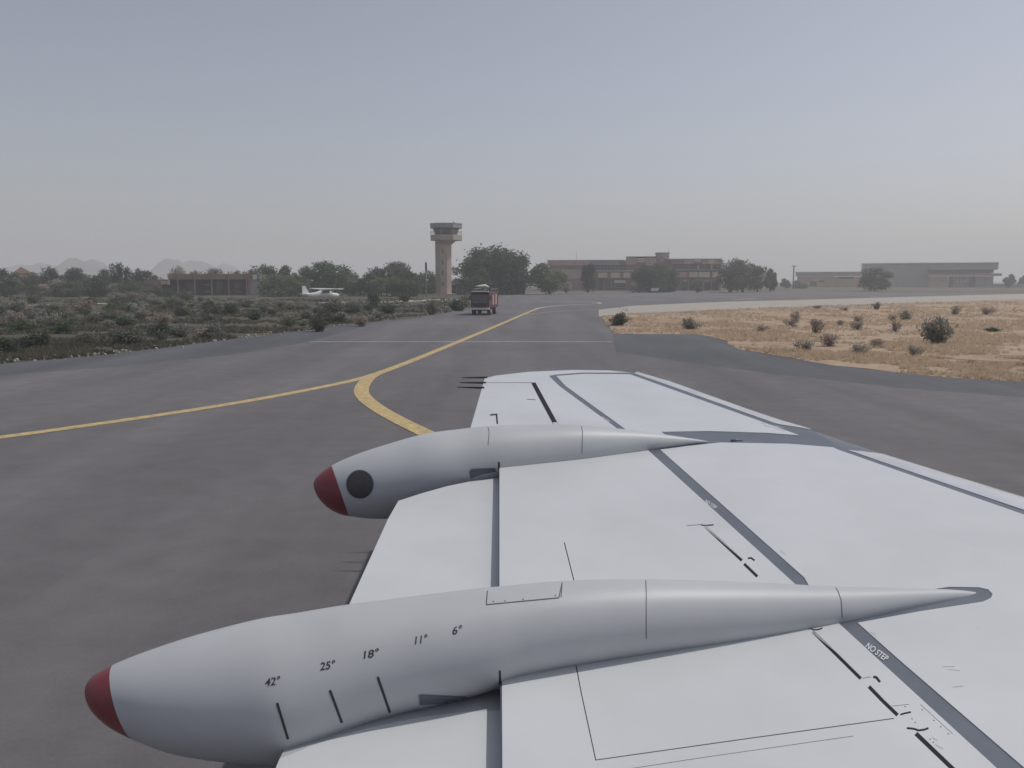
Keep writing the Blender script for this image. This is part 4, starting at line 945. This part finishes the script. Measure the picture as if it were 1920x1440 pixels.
for u, v, wd, ht, pr, lk, lb_ in namedR: shrub(u, v, wd, ht, pr, lk, lb_, Rg)
# blossoms on two bushes
for (u, v, wd, ht) in ((1166, 603, 20, 24), (832, 586, 22, 12), (735, 578, 24, 14)):
    g = G(u, v); f_ = g.y/FPX; b = MB()
    for _ in range(70):
        q = Vector((g.x+random.gauss(0, wd*f_*.3), g.y+random.gauss(-.3, .4), max(.2, random.uniform(.3, 1)*ht*f_*1.15))); s = .06
        a = Vector((random.gauss(0, 1), random.gauss(0, 1), random.gauss(0, 1))).normalized()*s; c_ = a.cross(Vector((0, .3, 1))).normalized()*s
        b.add([q-a, q+c_, q+a, q-c_], [(0, 1, 2, 3)])
    tag(b.build('blossom', M['flower'], fix=False), kind='stuff')
def inside(p, poly):
    c = False; j = len(poly)-1
    for i in range(len(poly)):
        a, b_ = poly[i], poly[j]
        if (a[1] > p[1]) != (b_[1] > p[1]) and p[0] < (b_[0]-a[0])*(p[1]-a[1])/(b_[1]-a[1]+1e-12)+a[0]: c = not c
        j = i
    return c
ORD = ['leftmost', 'second', 'third', 'fourth', 'fifth', 'sixth', 'seventh', 'eighth', 'ninth', 'tenth', 'eleventh', 'twelfth', 'thirteenth', 'fourteenth', 'fifteenth', 'sixteenth']
HUE = {'leafA': 'green', 'leafB': 'dark green', 'leafC': 'pale green', 'leafD': 'brown', 'leafE': 'grey-green', 'leafG': 'pale olive'}
def relabel(items, cols, rows):
    cells = {}
    for u, v, lk, o in items:
        c = next(n for lim, n in cols if u < lim); r_ = next(n for lim, n in rows if v < lim); cells.setdefault((c, r_, lk), []).append((u, o))
    for (c, r_, lk), l in cells.items():
        l.sort(key=lambda q: q[0])
        for i, (u, o) in enumerate(l):
            if len(l) == 1: o['label'] = 'only loose %s bush in the %s part below %s' % (HUE[lk], r_, c)
            else: o['label'] = '%s%s of %s bushes in the %s part below %s' % (ORD[i], '' if i == 0 else ' from left', HUE[lk], r_, c)
rnd = random.Random(5); many = []
cnt = 0
while cnt < 190:
    u = rnd.uniform(-60, 900); v = 562+rnd.random()**1.3*120
    g = G(u, v)
    if not inside(g, scrub_poly) or not inside(G(u, v+5), scrub_poly): continue
    if 470 < u < 530 and v > 600: continue
    if 560 < u < 860 and v < 575: continue
    if noise.noise(Vector((g.x*.06, g.y*.06, 2))) < -.12: continue
    d_ = (v-526)/120; wd = rnd.uniform(18, 52)*(.5+d_*.8)
    lk = rnd.choice(('leafE', 'leafA', 'leafE', 'leafD', 'leafG', 'leafG')); o = shrub(u, v, wd, wd*rnd.uniform(.35, .7), rnd.choice((0, 1, 1, 2, 3)), lk, '', 'scrub bushes in the left field'); cnt += 1
    many.append((u, v, lk, o))
relabel(many, [(100, 'the orange house'), (205, 'the first hill'), (285, 'the tallest left tree'), (375, 'the second hill'), (470, 'the arcaded building'), (570, 'the pale green trees'), (655, 'the light aircraft'), (750, 'the standing person'), (2000, 'the tower')],
        [(572, 'farthest'), (590, 'far'), (615, 'middle'), (900, 'near')])
cnt = 0; many = []
while cnt < 18:
    u = rnd.uniform(1400, 1960); v = rnd.uniform(572, 690); g = G(u, v)
    if not inside(g, dry_poly) or not inside(G(u, v+12), dry_poly): continue
    wd = rnd.uniform(16, 40)*(.4+(v-526)/130)
    lk = rnd.choice(('leafD', 'leafD', 'leafD', 'leafG')); o = shrub(u, v, wd, wd*rnd.uniform(.3, .65), 2, lk, '', 'dry bushes in the right field'); cnt += 1
    many.append((u, v, lk, o))
relabel(many, [(1540, 'the utility pole'), (1610, 'the workshop'), (1700, 'the hangar tree'), (1780, 'the hangar corner'), (1870, 'the hangar doors'), (3000, 'the right edge trees')], [(590, 'farthest'), (620, 'middle'), (900, 'near')])
def tufts(name, poly, n, box_, hgt, m, blades, seed, thr=-.3, wdt=.02, spread=.1):
    rnd = random.Random(seed); b = MB(); k_ = 0; tries = 0
    while k_ < n and tries < n*12:
        tries += 1
        u = rnd.uniform(box_[0], box_[1]); v = rnd.uniform(box_[2], box_[3]); g = G(u, v)
        if not inside(g, poly): continue
        nz = noise.noise(Vector((g.x*.15+seed, g.y*.15, 0)))+.5*noise.noise(Vector((g.x*.6+seed, g.y*.6, 3)))
        if nz < thr: continue
        k_ += 1; h = hgt*rnd.uniform(.4, 1.2)*(.8+nz); sc_ = max(1, g.y/45)
        for _ in range(blades):
            a = rnd.uniform(0, 6.28); r_ = rnd.random()*spread*sc_; p = Vector((g.x+math.cos(a)*r_, g.y+math.sin(a)*r_, .0)); l = Vector((rnd.gauss(0, .35), rnd.gauss(0, .35), 1))*h
            a2 = rnd.uniform(0, 6.28); w_ = Vector((math.cos(a2), math.sin(a2), 0))*wdt*sc_
            b.add([p-w_, p+w_, p+l*.6+w_*.6+Vector((0, 0, .0)), p+l, p+l*.6-w_*.6], [(0, 1, 2, 3, 4)])
    me = bpy.data.meshes.new(name); me.from_pydata(b.v, [], b.f); me.materials.append(m); me.update()
    return tag(link(bpy.data.objects.new(name, me)), None, None, None, 'stuff')
o = tufts('dry_grass', dry_poly, 11000, (1130, 2000, 566, 722), .20, M['straw'], 6, 21, -.1); tag(o, 'dry straw-coloured grass covering the right field', 'grass')
o = tufts('scrub_grass', scrub_poly, 11000, (-100, 880, 560, 700), .24, M['herb'], 7, 33, -.12, .03); tag(o, 'low weeds and grass between the bushes of the left field', 'grass')
# stones and litter along the verge
b = MB(); rnd = random.Random(9)
for _ in range(260):
    i = rnd.randrange(1, 6); p = Ledge[i].lerp(Ledge[i+1], rnd.random())+Vector((rnd.gauss(-.2, .5), rnd.uniform(0, 1.2), 0)); r = rnd.uniform(.03, .10)
    b.tube([p+Vector((0, 0, 0)), p+Vector((0, 0, r)), p+Vector((0, 0, r*1.4))], [r, r*.9, r*.4], 5)
tag(b.build('verge_stones', M['conc'], fix=False), 'small pale stones along the left asphalt edge', 'stones', None, 'stuff')

# ------------------------------------------------------------------ haze
hz = MB(); hz.box(-3950, 3950, -250, 3950, -1, 92)
hm = bpy.data.materials.new('haze_air'); hm.use_nodes = True; hm.node_tree.nodes.clear()
pv = hm.node_tree.nodes.new('ShaderNodeVolumePrincipled'); pv.inputs['Color'].default_value = (.975, .98, .99, 1); pv.inputs['Density'].default_value = .0008; pv.inputs['Anisotropy'].default_value = .08
om = hm.node_tree.nodes.new('ShaderNodeOutputMaterial'); hm.node_tree.links.new(pv.outputs[0], om.inputs['Volume'])
tag(hz.build('haze', hm), kind='stuff')
